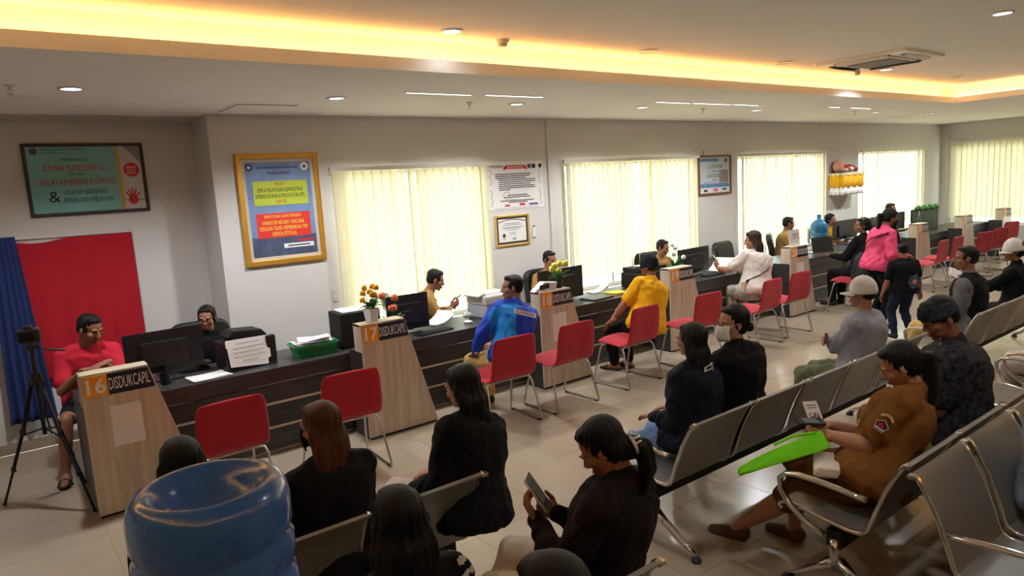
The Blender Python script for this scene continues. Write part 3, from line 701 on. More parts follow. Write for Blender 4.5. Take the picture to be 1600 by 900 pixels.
# brown framed notice
e = thing('framed_notice', 'brown framed pale blue notice between two blinds', 'notice', (9.765, YW, 2.16))
iw, ih = frame_parts(e, .87, .645, .03, .03, M['brown']); plaque(e, -iw / 2, iw / 2, -ih / 2, ih / 2, -.010, mat('pale_blue_print', (196, 208, 216), .6, vary=.08, vscale=5), 'sheet')
bl = mat('sky_blue_print', (96, 140, 190), .6, vary=.2, vscale=7); plaque(e, -.38, .10, .22, .27, -.0115, bl, 'blue_swash'); plaque(e, -.38, .38, -.205, -.14, -.0115, bl, 'blue_band'); plaque(e, -.38, .38, -.285, -.205, -.0117, M['paper'], 'footer')
plaque(e, .12, .36, -.13, .08, -.0112, mat('grey_brown_print', (150, 140, 132), .6, vary=.2, vscale=9), 'statue_print'); disc(e, .30, .235, .035, -.0105, mat('emblem_blue', (70, 76, 130), .6), 'emblem')
lines(e, [(-.12, .2, .15, .012), (-.2, .22, .12, .01), (-.08, .08, .06, .012), (-.2, .12, .0, .012), (-.24, .14, -.03, .012), (-.08, .06, -.08, .012), (-.3, .0, -.12, .01)], -.0105, M['inkgrey']); lines(e, [(-.05, .08, -.245, .05)], -.0118, mat('pink_print', (214, 120, 130), .6)); lines(e, [(-.3, -.2, -.25, .04), (.2, .31, -.24, .035)], -.0118, mat('slate_print', (72, 84, 112), .6))
MB().tube([(-.3, -.01, .32), (-.3, -.01, .40)], .004, 5).build('nail', M['dkframe'], e)

# wall shrine with white and yellow skirt cloth
e = thing('wall_shrine', 'small wall shrine with white and yellow skirt cloth and red flowers', 'shrine', (13.83, YW, 1.62))
def skirt(z0, z1, m, name, out):
    b = MB(); n = 24; P = []
    hw, d = .40 + out, .30 + out; path = [(-hw, 0), (-hw, -d), (hw, -d), (hw, 0)]
    pts = []
    for (a, c_) in zip(path[:-1], path[1:]):
        for k in range(n): t = k / n; pts.append((a[0] + (c_[0] - a[0]) * t, a[1] + (c_[1] - a[1]) * t))
    vs = []
    for z, f in ((z1, .004), ((z0 + z1) / 2, .010), (z0, .016)):
        for k, (x, y) in enumerate(pts): s = 1 + f * math.sin(k * .9) / .3; vs.append((x * s, y * s, z))
    m_ = len(pts); b.add(vs, [(j * m_ + i, j * m_ + i + 1, (j + 1) * m_ + i + 1, (j + 1) * m_ + i) for j in range(2) for i in range(m_ - 1)])
    o = b.build(name, m, e, smooth='all'); o.modifiers.new('s', 'SOLIDIFY').thickness = .004
MB().bb((-.39, -.29, .40), (.39, -.001, .43)).build('shelf', M['brown'], e); MB().bb((-.40, -.02, .05), (.40, -.001, .40)).build('back_board', M['brown'], e)
skirt(.0, .16, M['white'], 'white_cloth', .0); skirt(.14, .40, mat('yellow_cloth', (238, 180, 30), .8), 'yellow_cloth', .008); skirt(.37, .43, mat('cream_cloth', (232, 220, 170), .8), 'cream_band', .014)
MB().ell((-.22, -.10, .56), (.16, .09, .14)).build('woven_fan', mat('pink_basket', (206, 150, 130), .8, bump=.4, bscale=40), e, smooth='all')
for x, y, z, r, c_ in ((-.2, -.22, .48, .06, (224, 190, 180)), (.0, -.22, .50, .07, (232, 206, 196)), (.10, -.18, .53, .08, (170, 30, 34)), (-.06, -.12, .55, .08, (186, 40, 44)), (.22, -.15, .50, .07, (150, 34, 36)), (.33, -.14, .49, .065, (140, 50, 40))):
    b = MB()
    for k in range(7): b.ell((x + .5 * r * math.cos(k * .9), y + .5 * r * math.sin(k * .9), z + .2 * r * math.sin(k * 2.1)), (r * .6, r * .6, r * .55), nu=8, nv=6)
    b.build('offering_flower', mat('flower_%d_%d' % (c_[0], c_[1]), c_, .8), e, smooth='all')
# light switches by the window reveals
for x, lab in ((3.0, 'small grey switch plate beside the first blind'), (6.36, 'small grey switch plate beside the second blind')):
    e = thing('wall_switch', lab, 'switch', (x, YW, 1.1)); MB().bb((-.035, -.009, -.06), (.035, 0, .06)).build('plate', M['beige'], e, bevel=.003); MB().bb((-.015, -.013, -.02), (.015, -.009, .02)).build('rocker', M['plate'], e)

# ================================================================== DESK EQUIPMENT
ZD = .761
def monitor(x, y, w, h, rz, label, logo='', z=ZD, arm=.10):
    e = thing('computer_monitor', label, 'monitor', (x, y, z), rz, 'computer monitors on the counter')      # back towards -Y
    MB().prism(rrect(w, h, .008, 3, 0, arm + h / 2), 0, .018).build('bezel', M['black'], e, bevel=.002)
    MB().prism(rrect(w * .62, h * .6, .03, 3, 0, arm + h * .46), -.028, 0).build('rear_housing', M['black'], e, bevel=.008)
    MB().bb((-w / 2 + .012, .018, arm + .02), (w / 2 - .012, .0195, arm + h - .012)).build('screen', M['screen'], e)
    MB().box((0, -.02, arm * .75 + .03), (.055, .03, arm * 1.5)).build('neck', M['black'], e); MB().prism(rrect(.24, .18, .05, 4), 0, .012, 'z').build('foot', M['black'], e, bevel=.003)
    if logo: text(e, logo, (-.02, -.0285, arm + h * .55), .09, .018, mat('grey_logo', (120, 122, 126), .4))
    return e
def keyboard(x, y, rz, label, m=None):
    e = thing('keyboard', label, 'keyboard', (x, y, ZD), rz, 'keyboards on the counter')
    MB().prism(rrect(.42, .14, .012, 3), 0, .014, 'z').build('keyboard_body', M['black'], e, bevel=.003)
    k = MB()
    for r in range(5):
        for c_ in range(15): k.bb((-.198 + c_ * .0265, -.058 + r * .024, .014), (-.198 + c_ * .0265 + .022, -.058 + r * .024 + .019, .019))
    o = k.build('keys', M['blackm'], e); o['kind'] = 'stuff'
def papers(x, y, w, d, n, rz, label, z=ZD, curl=0, txt=True):
    e = thing('paper_stack', label, 'papers', (x, y, z), rz)
    for k in range(n):
        b = MB(); vs = []; fs = []; m_ = 8
        for i in range(m_ + 1):
            u = i / m_
            for v in (0, 1): vs.append(((u - .5) * w, (v - .5) * d, .002 + .003 * k + curl * u ** 3 * (1 + .25 * k) + .003 * math.sin(u * 6 + k)))
        fs = [(2 * i, 2 * i + 1, 2 * i + 3, 2 * i + 2) for i in range(m_)]
        o = b.add(vs, fs).build('sheet', M['paper'], e); o.location = (random.uniform(-.01, .01), random.uniform(-.01, .01), 0); o.rotation_euler = (0, 0, random.uniform(-.12, .12)); o.modifiers.new('s', 'SOLIDIFY').thickness = .0012
    return e
def flower_pot(x, y, z, label, potm, flow, hh=.2, leafr=.1, nfl=7, s=1.0, ball=.026):
    rnd = random.Random(int(x * 100)); e = thing('flower_pot', label, 'potted flowers', (x, y, z))
    MB().lathe([(.002, 0), (.055 * s, 0), (.075 * s, .12 * s), (.078 * s, .125 * s), (.068 * s, .125 * s), (.064 * s, .10 * s), (.002, .10 * s)], n=4 if potm == 'plate' else 20).build('pot', M[potm], e, bevel=.003, rot=(0, 0, PI / 4 + .2))
    for k in range(16):
        a = k * 2.4; r = leafr * rnd.uniform(.55, 1.0); zt_ = hh * rnd.uniform(.55, .95); b = MB()
        P0 = Vector((0, 0, .10 * s)); P2 = Vector((r * math.cos(a), r * math.sin(a), zt_)); side = Vector((-math.sin(a), math.cos(a), 0)); vs = []; fs = []
        for i in range(6):
            t = i / 5; p = P0.lerp(P2, t) + Vector((0, 0, .03 * math.sin(PI * t))); w = .024 * s * math.sin(PI * min(.98, .12 + t * .88)) + .001
            vs += [p - side * w, p + Vector((0, 0, -.006)), p + side * w]
        for i in range(5): a_ = 3 * i; fs += [(a_, a_ + 1, a_ + 4, a_ + 3), (a_ + 1, a_ + 2, a_ + 5, a_ + 4)]
        b.add(vs, fs).build('leaf', M['leaf'], e, smooth='all')
    for k in range(nfl):
        a = k * 2.2 + .5; r = leafr * rnd.uniform(.2, .95); zt_ = hh * rnd.uniform(.85, 1.45); p = (r * math.cos(a), r * math.sin(a), zt_)
        st = MB().tube([(0, 0, .1 * s), (p[0] * .6, p[1] * .6, zt_ * .6), p], .0025, 5).build('stem', M['leaf'], e)
        f = MB()
        for q in range(9): f.ell((p[0] + ball * .45 * math.cos(q * 2.4), p[1] + ball * .45 * math.sin(q * 2.4), p[2] + ball * (q - 4) * .11), (ball * .62,) * 3, nu=7, nv=5)
        f.build('blossom', flow, e, smooth='all')
    return e
# photo-corner desk
monitor(1.10, 6.25, .60, .35, math.radians(2), 'wide black monitor on the desk beside the photo corner', arm=.06)
keyboard(1.25, 6.42, 0, 'black keyboard in front of the woman in glasses')
papers(1.36, 6.02, .30, .21, 3, .15, 'white papers lying beside the monitor at the photo corner desk')
e = thing('mug', 'dark mug standing behind podium 16', 'mug', (1.04, 6.06, ZD)); MB().lathe([(.002, 0), (.035, 0), (.042, .10), (.039, .10), (.034, .008), (.002, .008)], n=20).build('cup_body', M['blackm'], e, smooth=True); MB().tube([(.038, 0, .08), (.065, 0, .075), (.065, 0, .03), (.037, 0, .025)], .005, 6).build('handle', M['blackm'], e)
e = thing('label_printer', 'black desktop printer with a torn white notice taped on its front', 'printer', (1.73, 6.16, ZD), math.radians(4))
MB().bb((-.22, -.10, 0), (.20, .18, .24)).build('printer_body', M['black'], e, bevel=.02, seg=3); MB().prism([(-.10, .22), (.18, .24), (.12, .31), (-.12, .33), (-.18, .28)], -.06, .15).build('paper_feeder', M['blackm'], e, bevel=.008)
MB().bb((.13, -.12, .02), (.215, -.06, .25)).build('card_reader', M['black'], e, bevel=.01); MB().bb((-.22, -.14, .0), (.2, -.10, .02)).build('output_tray', M['blackm'], e, bevel=.004)
o = MB().prism([(-.20, .03), (.12, .0), (.125, .05), (.15, .06), (.16, .25), (-.21, .26), (-.215, .20), (-.205, .19)], -.003, 0).build('taped_notice', M['paper'], e); o.location = (0, -.145, .01); o.rotation_euler = (math.radians(-12), 0, 0); o['label'] = 'torn white paper notice'
for k in range(5): text(e, ('MOHON MAAF', 'PELAYANAN PEREKAMAN', 'DAN PENCETAKAN KTP', 'SESUAI NOMOR ANTREAN', 'TERIMA KASIH')[k], (-.03, -.150 + .008 * (4 - k) - .0, .225 - k * .036), (.2, .26, .26, .27, .14)[k], .011, M['ink'])
e = thing('paper_basket', 'green plastic basket heaped with white papers', 'basket', (2.30, 6.10, ZD), math.radians(-6))
def tray(e, w, d, h, t, m):
    b = MB(); rings = []
    for s_, z in ((.86, 0), (1, h), (1.05, h), (1.05, h - .012), (.985, h - .012), (.84, .006)):
        rings.append([(x * s_, y * s_, z) for x, y in rrect(w, d, .03, 4)])
    b.ring_loft(rings).build('basket_body', m, e, smooth=True)
tray(e, .40, .26, .11, .004, mat('green_plastic', (30, 150, 84), .45))
b = MB()
for k in range(14): b.bb((-.165 + k * .024, -.1245, .035), (-.153 + k * .024, -.1225, .085))
b.build('basket_slots', mat('dark_green', (18, 96, 54), .5), e)
for k in range(6):
    o = MB().box((0, 0, 0), (.30, .21, .003)).build('sheet', M['paper'] if k % 3 else mat('lilac_paper', (190, 170, 200), .8), e); o.location = (random.uniform(-.03, .03), random.uniform(-.02, .02), .10 + .008 * k); o.rotation_euler = (random.uniform(-.06, .06), random.uniform(-.12, .12), random.uniform(-.35, .35))
# desk 17
e = thing('desktop_scanner', 'black box scanner with a pale lid behind podium 17', 'scanner', (2.76, 6.16, ZD), math.radians(-3)); MB().bb((-.20, -.15, 0), (.20, .17, .33)).build('scanner_body', M['blackm'], e, bevel=.008); MB().bb((-.16, -.12, .33), (.18, .15, .342)).build('lid', M['plate'], e, bevel=.003)
flower_pot(2.685, YF + .08, 1.0502, 'square white pot of yellow and orange button flowers on podium 17', 'plate', mat('yellow_orange_petals', (226, 160, 30), .7), hh=.22, leafr=.13, nfl=9, s=.98)
flower_pot(3.02, 5.93, ZD, 'dark pot of coral flowers behind the white flower pot', 'black', mat('coral_petals', (206, 96, 60), .7), hh=.32, leafr=.16, nfl=4, s=1.1, ball=.034)
monitor(3.36, 6.20, .46, .36, math.radians(-4), 'black monitor beside the coral flowers', 'ASUS', arm=.03)
papers(3.80, 6.36, .30, .21, 6, .3, 'curled stack of white papers under the phone holding clerk', curl=.045)
keyboard(3.52, 5.99, math.radians(8), 'black keyboard beside the coral flowers')
e = thing('laser_printer', 'pale grey printer beside the blue jacket man', 'printer', (4.45, 6.28, ZD), math.radians(3)); MB().bb((-.20, -.18, 0), (.22, .18, .14)).build('lower_body', mat('grey_printer', (176, 182, 192), .5), e, bevel=.01); MB().bb((-.21, -.19, .142), (.22, .18, .25)).build('upper_body', M['beige'], e, bevel=.02); MB().bb((-.16, -.12, .25), (.18, .14, .262)).build('top_cover', M['plate'], e, bevel=.004); MB().bb((-.20, -.186, .05), (-.12, -.18, .10)).build('paper_slot', M['grille'], e); MB().box((-.22, .0, .26), (.10, .26, .02), (0, -.35, 0)).build('paper_tray', M['beige'], e, bevel=.005)
e = thing('plastic_bag', 'crumpled clear white plastic bag beside the printer', 'bag', (4.12, 6.25, ZD)); b = MB()
for k in range(8): b.ell((.03 * math.cos(k * 2.1), .03 * math.sin(k * 2.1), .035 + .012 * (k % 3)), (.035, .03, .035), (k, k * 2, 0), nu=7, nv=5)
b.build('bag_body', mat('pale_plastic', (214, 214, 214), .35), e)
e = thing('mouse', 'small white mouse on the desk beside the printer', 'mouse', (4.0, 6.08, ZD), .5); MB().ell((0, 0, .014), (.032, .055, .02)).build('mouse_shell', M['plate'], e, smooth='all'); MB().cyl((0, .02, .03), (0, .035, .029), .004, n=8).build('scroll_wheel', M['dkframe'], e)
# desk 18
e = thing('card_terminal', 'white wedge shaped desk terminal on podium 18', 'terminal', (4.70, YF + .08, 1.0502), math.radians(-8)); MB().prism([(-.15, 0), (.12, 0), (.15, .08), (-.02, .10)], -.05, .05).build('terminal_shell', M['plate'], e, bevel=.006); MB().box((-.02, -.051, .05), (.12, .003, .05), (0, -.1, 0)).build('display', M['dkframe'], e)
flower_pot(4.935, YF + .10, 1.0502, 'small dark pot of pale yellow pompom flowers on podium 18', 'black', mat('pale_yellow_petals', (214, 204, 90), .7), hh=.20, leafr=.13, nfl=5, s=.62, ball=.036)
monitor(5.50, 6.26, .74, .38, math.radians(2), 'wide dark monitor behind the pompom flowers', arm=.02)
e = thing('laptop', 'closed flat dark laptop beside the wide monitor at podium 18', 'laptop', (5.86, 6.03, ZD), math.radians(5)); MB().prism(rrect(.36, .25, .015, 3), 0, .012, 'z').build('laptop_base', M['dkframe'], e, bevel=.002); MB().prism(rrect(.36, .25, .015, 3), .0125, .020, 'z').build('laptop_lid', M['black'], e, bevel=.002)
e = thing('folder', 'yellow paper folder on the counter before the yellow shirt man', 'folder', (6.28, 6.10, ZD), .1); MB().bb((-.17, -.12, 0), (.17, .12, .004)).build('back_cover', mat('yellow_card', (232, 190, 40), .7), e); MB().box((0, 0, .016), (.33, .235, .003), (0, .06, 0)).build('front_cover', mat('yellow_card', (232, 190, 40), .7), e); MB().box((0, 0, .008), (.30, .21, .004), (0, .03, 0)).build('sheet', M['paper'], e)
papers(6.22, 6.38, .24, .18, 4, -.3, 'crumpled papers beside the yellow folder', curl=.05)
# desk 19
e = thing('inkjet_printer', 'low black printer behind the yellow shirt man', 'printer', (6.98, 6.24, ZD)); MB().bb((-.30, -.17, 0), (.30, .17, .20)).build('printer_body', M['black'], e, bevel=.015); MB().bb((-.27, -.14, .20), (.27, .16, .26)).build('scanner_lid', M['blackm'], e, bevel=.01); MB().bb((-.20, -.175, .03), (.20, -.168, .08)).build('paper_slot', M['dkframe'], e)
papers(7.0, 6.25, .28, .20, 3, .1, 'sheets of paper lying on the low black printer', z=1.022)
flower_pot(7.42, 6.10, ZD, 'leafy dark pot with small white flowers behind podium 19', 'black', M['paper'], hh=.38, leafr=.14, nfl=4, s=1.1, ball=.03)
monitor(8.06, 6.28, .72, .36, math.radians(2), 'wide black monitor beside the black office chair', 'SAMSUNG', arm=.03)
papers(8.62, 6.26, .40, .28, 7, .25, 'spread heap of loose white papers near the office chair', curl=.06); keyboard(8.15, 6.02, .05, 'black keyboard near the black office chair')
e = thing('folder', 'dark blue folder under the hands of the woman in white', 'folder', (9.0, 6.1, ZD), .05); MB().bb((-.16, -.11, 0), (.16, .11, .006)).build('cover', mat('blue_card', (40, 60, 110), .6), e, bevel=.002); MB().bb((-.15, -.10, .006), (.15, .10, .010)).build('sheet', M['paper'], e)
# desk 20
e = thing('table_notice', 'white paper notice standing on podium 20', 'notice', (9.605, YF + .09, 1.0502)); MB().box((0, 0, .122), (.29, .004, .235), (math.radians(-6), 0, 0)).build('notice_sheet', M['paper'], e); MB().bb((-.14, -.02, 0), (.14, .05, .006)).build('stand_foot', M['plate'], e); lines(e, [(-.08, .08, .17, .012), (-.06, .06, .14, .008), (-.10, .10, .11, .006)], -.018, M['inkgrey'])
e = thing('laptop', 'open laptop with its dark lid towards the benches', 'laptop', (11.20, 6.14, ZD), math.radians(-28)); MB().prism(rrect(.38, .26, .012, 3), 0, .014, 'z').build('laptop_base', mat('silver_plastic', (180, 180, 182), .4, .3), e, bevel=.002)
o = MB().prism(rrect(.38, .26, .012, 3, 0, .13), 0, .008).build('laptop_lid', M['black'], e, bevel=.002); o.location = (0, -.135, .014); o.rotation_euler = (math.radians(-14), 0, 0)
monitor(12.60, 6.40, .86, .34, 0, 'wide black monitor before the woman clerk', arm=.10)
monitor(14.6, 6.40, .6, .34, math.radians(-10), 'black monitor beside the picture easel', arm=.10)
e = thing('picture_easel', 'dark framed picture of foliage standing on a small easel', 'picture', (15.45, 6.2, ZD + .002), math.radians(-6)); o = MB().bb((-.50, -.012, 0), (.50, .012, .46)).build('picture_board', M['blackm'], e); MB().bb((-.47, -.014, .03), (.47, -.012, .43)).build('picture_sheet', mat('dark_leaf_print', (52, 64, 48), .6, vary=.5, vscale=9), e)
for x in (-.35, -.15): MB().tube([(x, -.02, .0), (-.25, -.02, .42)], .008, 6).build('easel_leg', M['tube'], e)
b = MB()
for k in range(12): b.ell((-.30 + .07 * k, .0, .47 + .02 * math.sin(k * 2.0)), (.06, .04, .05), nu=8, nv=5)
b.build('garland', M['leaf'], e, smooth='all')
e = thing('cardboard_box', 'small beige box on the counter beside the woman in pink', 'box', (12.9, 6.0, ZD)); MB().bb((-.24, -.14, 0), (.24, .14, .11)).build('carton', mat('cream_card', (206, 192, 166), .8), e, bevel=.003); MB().bb((-.25, -.15, .11), (.25, .15, .14)).build('box_lid', mat('cream_card_lid', (216, 206, 184), .8), e, bevel=.003)
# blue water gallon far behind the counter
def gallon(e, s=1.0, flip=False):
    pr = [(.002, 0), (.105, 0), (.128, .012), (.135, .04), (.135, .09), (.129, .10), (.129, .11), (.135, .12), (.135, .17), (.129, .18), (.129, .19), (.135, .20), (.135, .27), (.130, .31), (.10, .36), (.06, .39), (.032, .40), (.030, .45), (.002, .45)]
    return [(r * s, z * s) for r, z in pr]
blue = mat('blue_bottle_plastic', (70, 150, 206), .12, trans=.55)
e = thing('water_gallon', 'blue water gallon standing behind the counter near the clerks', 'bottle', (12.52, 6.86, .762)); MB().lathe(gallon(e, 1.15)).build('bottle_body', blue, e, smooth=True); MB().lathe([(.002, .50), (.038, .50), (.04, .545), (.002, .55)], n=20).build('cap', mat('blue_cap', (40, 110, 190), .5), e, smooth=True)
e = thing('side_table', 'low beige cabinet under the blue water gallon', 'cabinet', (12.52, 6.84, 0)); MB().bb((-.2, -.2, .04), (.2, .2, .76)).build('cabinet_body', M['oakedge'], e, bevel=.004); MB().bb((-.19, -.212, .06), (.19, -.2, .74)).build('cabinet_door', M['oak'], e, bevel=.003); MB().cyl((.15, -.212, .45), (.15, -.23, .45), .008, n=8).build('knob', M['tube'], e)

# office chairs behind the counter
def office_chair(x, y, rz, label):
    e = thing('office_chair', label, 'chair', (x, y, 0), rz, 'black office chairs behind the counter')
    MB().prism(rrect(.50, .48, .09, 5), .36, .445, 'z').build('seat', M['leather'], e, bevel=.03, seg=3)
    o = MB().prism(rrect(.56, .62, .12, 5, 0, .33), -.05, .05).build('backrest', M['leather'], e, bevel=.035, seg=3); o.location = (0, -.255, .44); o.rotation_euler = (math.radians(10), 0, 0)
    for sx in (-1, 1): MB().tube([(sx * .25, -.15, .46), (sx * .31, -.12, .50), (sx * .31, -.10, .66), (sx * .31, .0, .70), (sx * .31, .16, .69)], .018, 8).build('armrest', M['blackm'], e, smooth='all')
    MB().cyl((0, 0, .10), (0, 0, .36), .028, n=12).build('gas_lift', M['blackm'], e)
    for k in range(5):
        a = k * 2 * PI / 5; l = MB().tube([(0, 0, .11), (.28 * math.cos(a), .28 * math.sin(a), .07)], [.03, .016], 8).build('leg', M['blackm'], e); MB().ell((.28 * math.cos(a), .28 * math.sin(a), .03), (.03, .03, .03), nu=10, nv=6).build('castor', M['blackm'], l)
    return e
och = office_chair(9.72, 6.62, PI + .1, 'empty black leather office chair behind the counter, next to the paper heap')
# ================================================================== PEOPLE
V = Vector
QUEUE = []          # (object, [(temporary shape, voxel, smoothing, material index, wrinkle amount or paint)])
SKIN = {}
def skin_mat(tone=(176, 122, 92)):
    return mat('skin_%d' % tone[0], tone, .55, bump=.05, bscale=220, vary=.06, vscale=25)
def cloth_mat(name, c, rough=.9, bump=.35, bscale=350, vary=.06): return mat('cloth_' + name, c, rough, bump=bump, bscale=bscale, vary=vary, vscale=12, spec=.25)
def hair_mat(c=(14, 12, 12)): return mat('hair_%d' % c[0], c, .46, spec=.3, bump=.5, bscale=60, vary=.2, vscale=60, stretch=(6, 6, .6))
def ik(a, c, l1, l2, pole):
    d = c - a; L = min(max(d.length, abs(l1 - l2) + .01), (l1 + l2) * .995); d = d.normalized(); c = a + d * L
    x = (l1 * l1 - l2 * l2 + L * L) / (2 * L); h = math.sqrt(max(l1 * l1 - x * x, 1e-6)); p = pole - d * pole.dot(d); p = p.normalized()
    return a + d * x + p * h, c
def limb(mb, pts, rad, n=12):
    """smooth tapered limb through joints with round ends"""
    pts = [V(p) for p in pts]; P = []; Rr = []
    for i in range(len(pts) - 1):
        for k in range(4): t = k / 4; P.append(pts[i].lerp(pts[i + 1], t)); Rr.append(rad[i] + (rad[i + 1] - rad[i]) * t)
    P.append(pts[-1]); Rr.append(rad[-1]); mb.tube(P, Rr, n)
    for p, r in zip(pts, rad): mb.ell(p, (r, r, r), nu=10, nv=7)
def rotm(z=0, x=0, y=0): return (Matrix.Rotation(math.radians(z), 3, 'Z') @ Matrix.Rotation(math.radians(-x), 3, 'X') @ Matrix.Rotation(math.radians(y), 3, 'Y'))
def build_hand(mb, W, d, n, right, s=1.0, curl=25, spread=3):
    d = d.normalized(); n = (n - d * n.dot(d)).normalized(); th = d.cross(n) if right else n.cross(d)     # th points to the thumb side
    R = Matrix((th, d, n)).transposed()
    mb.ell(W + d * .048 * s, (.041 * s, .054 * s, .0165 * s), R); mb.ell(W + d * .018 * s + th * .014 * s, (.027 * s, .036 * s, .017 * s), R); limb(mb, [W - d * .05 * s, W + d * .02 * s], [.026 * s, .024 * s], 10)
    tips = []
    for k, (off, L) in enumerate(((.030, .070), (.0105, .080), (-.0095, .074), (-.028, .058))):
        p = W + d * (.086 - .004 * abs(k - 1)) * s + th * off * s; a = 0; pts = [p - d * .015 * s]; pts.append(p)
        dd = d + th * math.radians((1.5 - k) * spread)
        for seg, fr in ((1, .45), (.9, .32), (.7, .26)):
            a += math.radians(curl * seg); v = (dd * math.cos(a) + n * math.sin(a)).normalized(); p = p + v * L * fr * s; pts.append(p)
        limb(mb, pts, [.0105 * s, .0102 * s, .0095 * s, .009 * s, .0078 * s], 8); tips.append(pts[-1])
    p = W + d * .022 * s + th * .026 * s; v1 = (th * .75 + d * .75 + n * .25).normalized(); v2 = (th * .25 + d * 1.0 + n * .4).normalized()
    limb(mb, [p, p + v1 * .038 * s, p + v1 * .038 * s + v2 * .032 * s, p + v1 * .038 * s + v2 * .054 * s], [.014 * s, .012 * s, .0105 * s, .0088 * s], 8)
    return W + d * .075 * s + n * .02 * s

def person(label, loc, heading, s=1.0, seat=.44, stand=False, lean=6, side=0, twist=0, slouch=.0, head=(0, 0, 0), hands=None, legs=None, fem=False, bulk=1.0,
           tone=(176, 122, 92), top=None, sleeve='short', bottom=None, blen='long', hair='short', hairc=(14, 12, 12), shoes=None, vox=.012, mask=None, skirt=False, collar=True, paint=None,
           bare_feet=False, topname='shirt', botname='trousers', hairlen=.3, face=True, wr=.004, neckz=0, longtop=.0, loose=.026):
    """one figure; local frame: +Y is forward, +X its right side, origin on the floor under the pelvis"""
    e = thing('person', label, 'person', (loc[0], loc[1], 0), math.radians(heading), None)
    hz = (.90 * s) if stand else seat + .105 * s
    P = V((0, 0, hz)); Rt = rotm(0, lean, 0) @ Matrix.Rotation(math.radians(side), 3, 'Y')
    tl = .50 * s; N = P + Rt @ V((0, 0, tl)); mid = P + Rt @ V((0, -slouch, tl * .5)) * 1.0
    Rs = Matrix.Rotation(math.radians(twist), 3, 'Z') @ Rt
    def spine(t): a = P.lerp(mid, min(max(t, -.3) * 1.0, 1)); return P * (1 - t) ** 2 + mid * 2 * t * (1 - t) + N * t * t
    def frame(t): k = max(0, min(1, t)); R_ = Matrix.Rotation(math.radians(twist * k), 3, 'Z') @ Rt; return R_ @ V((1, 0, 0)), R_ @ V((0, 1, 0))
    if fem: RX = [(-.16, .13, .10), (-.06, .172, .125), (.06, .172, .125), (.25, .145, .108), (.42, .130, .100), (.6, .142, .108), (.76, .150, .106), (.88, .148, .090), (.95, .105, .072), (1.02, .055, .053)]
    else: RX = [(-.16, .12, .10), (-.06, .160, .122), (.06, .162, .122), (.25, .152, .116), (.42, .148, .114), (.6, .160, .118), (.76, .172, .116), (.88, .170, .096), (.95, .118, .078), (1.02, .060, .058)]
    def torso(mb, infl, t0=-.2, t1=1.1, flare=0):
        rings = []
        for t, a, b_ in RX:
            if t < t0 or t > t1: continue
            c = spine(t); rx, fy = frame(t); a = a - (.012 if infl == 0 and t > .9 else -.010 if infl > .02 and t > .9 else 0); b_ = b_ - (.010 if infl == 0 and .9 < t < 1 else -.010 if infl > .02 and t > .9 else 0); w = a * s * (1 + (bulk - 1) * (1 if t < .9 else .3)) + infl + flare * max(0, .3 - t); dp = b_ * s * (1 + (bulk - 1) * (1.25 if t < .9 else .3)) + infl + flare * max(0, .3 - t)
            rings.append([c + rx * w * math.copysign(abs(math.cos(q)) ** .85, math.cos(q)) + fy * dp * math.copysign(abs(math.sin(q)) ** .85, math.sin(q)) for q in [2 * PI * j / 20 for j in range(20)]])
        mb.ring_loft(rings)
        if fem and t1 > .7:
            for sx in (-1, 1): c = spine(.66); rx, fy = frame(.66); mb.ell(c + rx * sx * .062 * s + fy * .066 * s * bulk, (.058 * s + infl * .6, .046 * s + infl * .6, .056 * s + infl * .6))
    body = MB(); torso(body, 0)
    # shoulders, arms
    sw = (.158 if fem else .178) * s * (1 + (bulk - 1) * .4); Sc = spine(.855); rx, fy = frame(1); upv = Rs @ V((0, 0, 1)); arms = {}
    handpos = {}
    for right in (True, False):
        sg = 1 if right else -1; S = Sc + rx * sg * sw
        h = (hands or {}).get('R' if right else 'L', {})
        tgt = V(h.get('to', (sg * .12, .27, hz + .07) if not stand else (sg * .24, .04, hz - .10)))
        pole = V(h.get('pole', (sg * .35, -.45, -1)))
        E_, W = ik(S, tgt, .285 * s, .245 * s, pole)
        arms[right] = (S, E_, W, h)
    bk = 1 + (bulk - 1) * .7; nd0 = Rs @ V((0, 0, 1))
    for right, (S, E_, W, h) in arms.items():
        limb(body, [N - nd0 * .02 * s + rx * (.035 if right else -.035) * s, S], [.030 * s, .044 * s * bk]); limb(body, [S, S.lerp(E_, .5), E_, E_.lerp(W, .35), W], [.052 * s * bk, .047 * s * bk, .040 * s * bk, .041 * s * bk, .027 * s])
    # legs
    hj = {True: P + V((.088 * s, .01, -.015)), False: P + V((-.088 * s, .01, -.015))}; lg = {}
    for right in (True, False):
        sg = 1 if right else -1; l = (legs or {}).get('R' if right else 'L', {})
        ank = V(l.get('to', (sg * .11, .44 * s, .085) if not stand else (sg * .10, 0, .085))); pole = V(l.get('pole', (sg * .06, .5, .8) if not stand else (0, 1, 0)))
        K, A = ik(hj[right], ank, .43 * s, .415 * s, pole)
        td = V(l.get('toe', (sg * .15, 1, 0))).normalized(); lg[right] = (hj[right], K, A, td)
    for right, (H_, K, A, td) in lg.items():
        limb(body, [H_, H_.lerp(K, .5), K, K.lerp(A, .3), A], [.088 * s * bk, .074 * s * bk, .056 * s * bk, .055 * s * bk, .036 * s])
        rr = V((td.y, -td.x, 0)); body.ell(A + V((0, 0, -.045 * s)) - td * .02 * s, (.036 * s, .036 * s, .038 * s)); limb(body, [A + V((0, 0, -.04 * s)) - td * .02 * s, A + V((0, 0, -.055 * s)) + td * .09 * s, A + V((0, 0, -.065 * s)) + td * .165 * s], [.036 * s, .034 * s, .024 * s])
    # head
    hy, hp, hr = head; Rh = Matrix.Rotation(math.radians(hy), 3, 'Z') @ Matrix.Rotation(math.radians(-hp), 3, 'X') @ Matrix.Rotation(math.radians(hr), 3, 'Y')
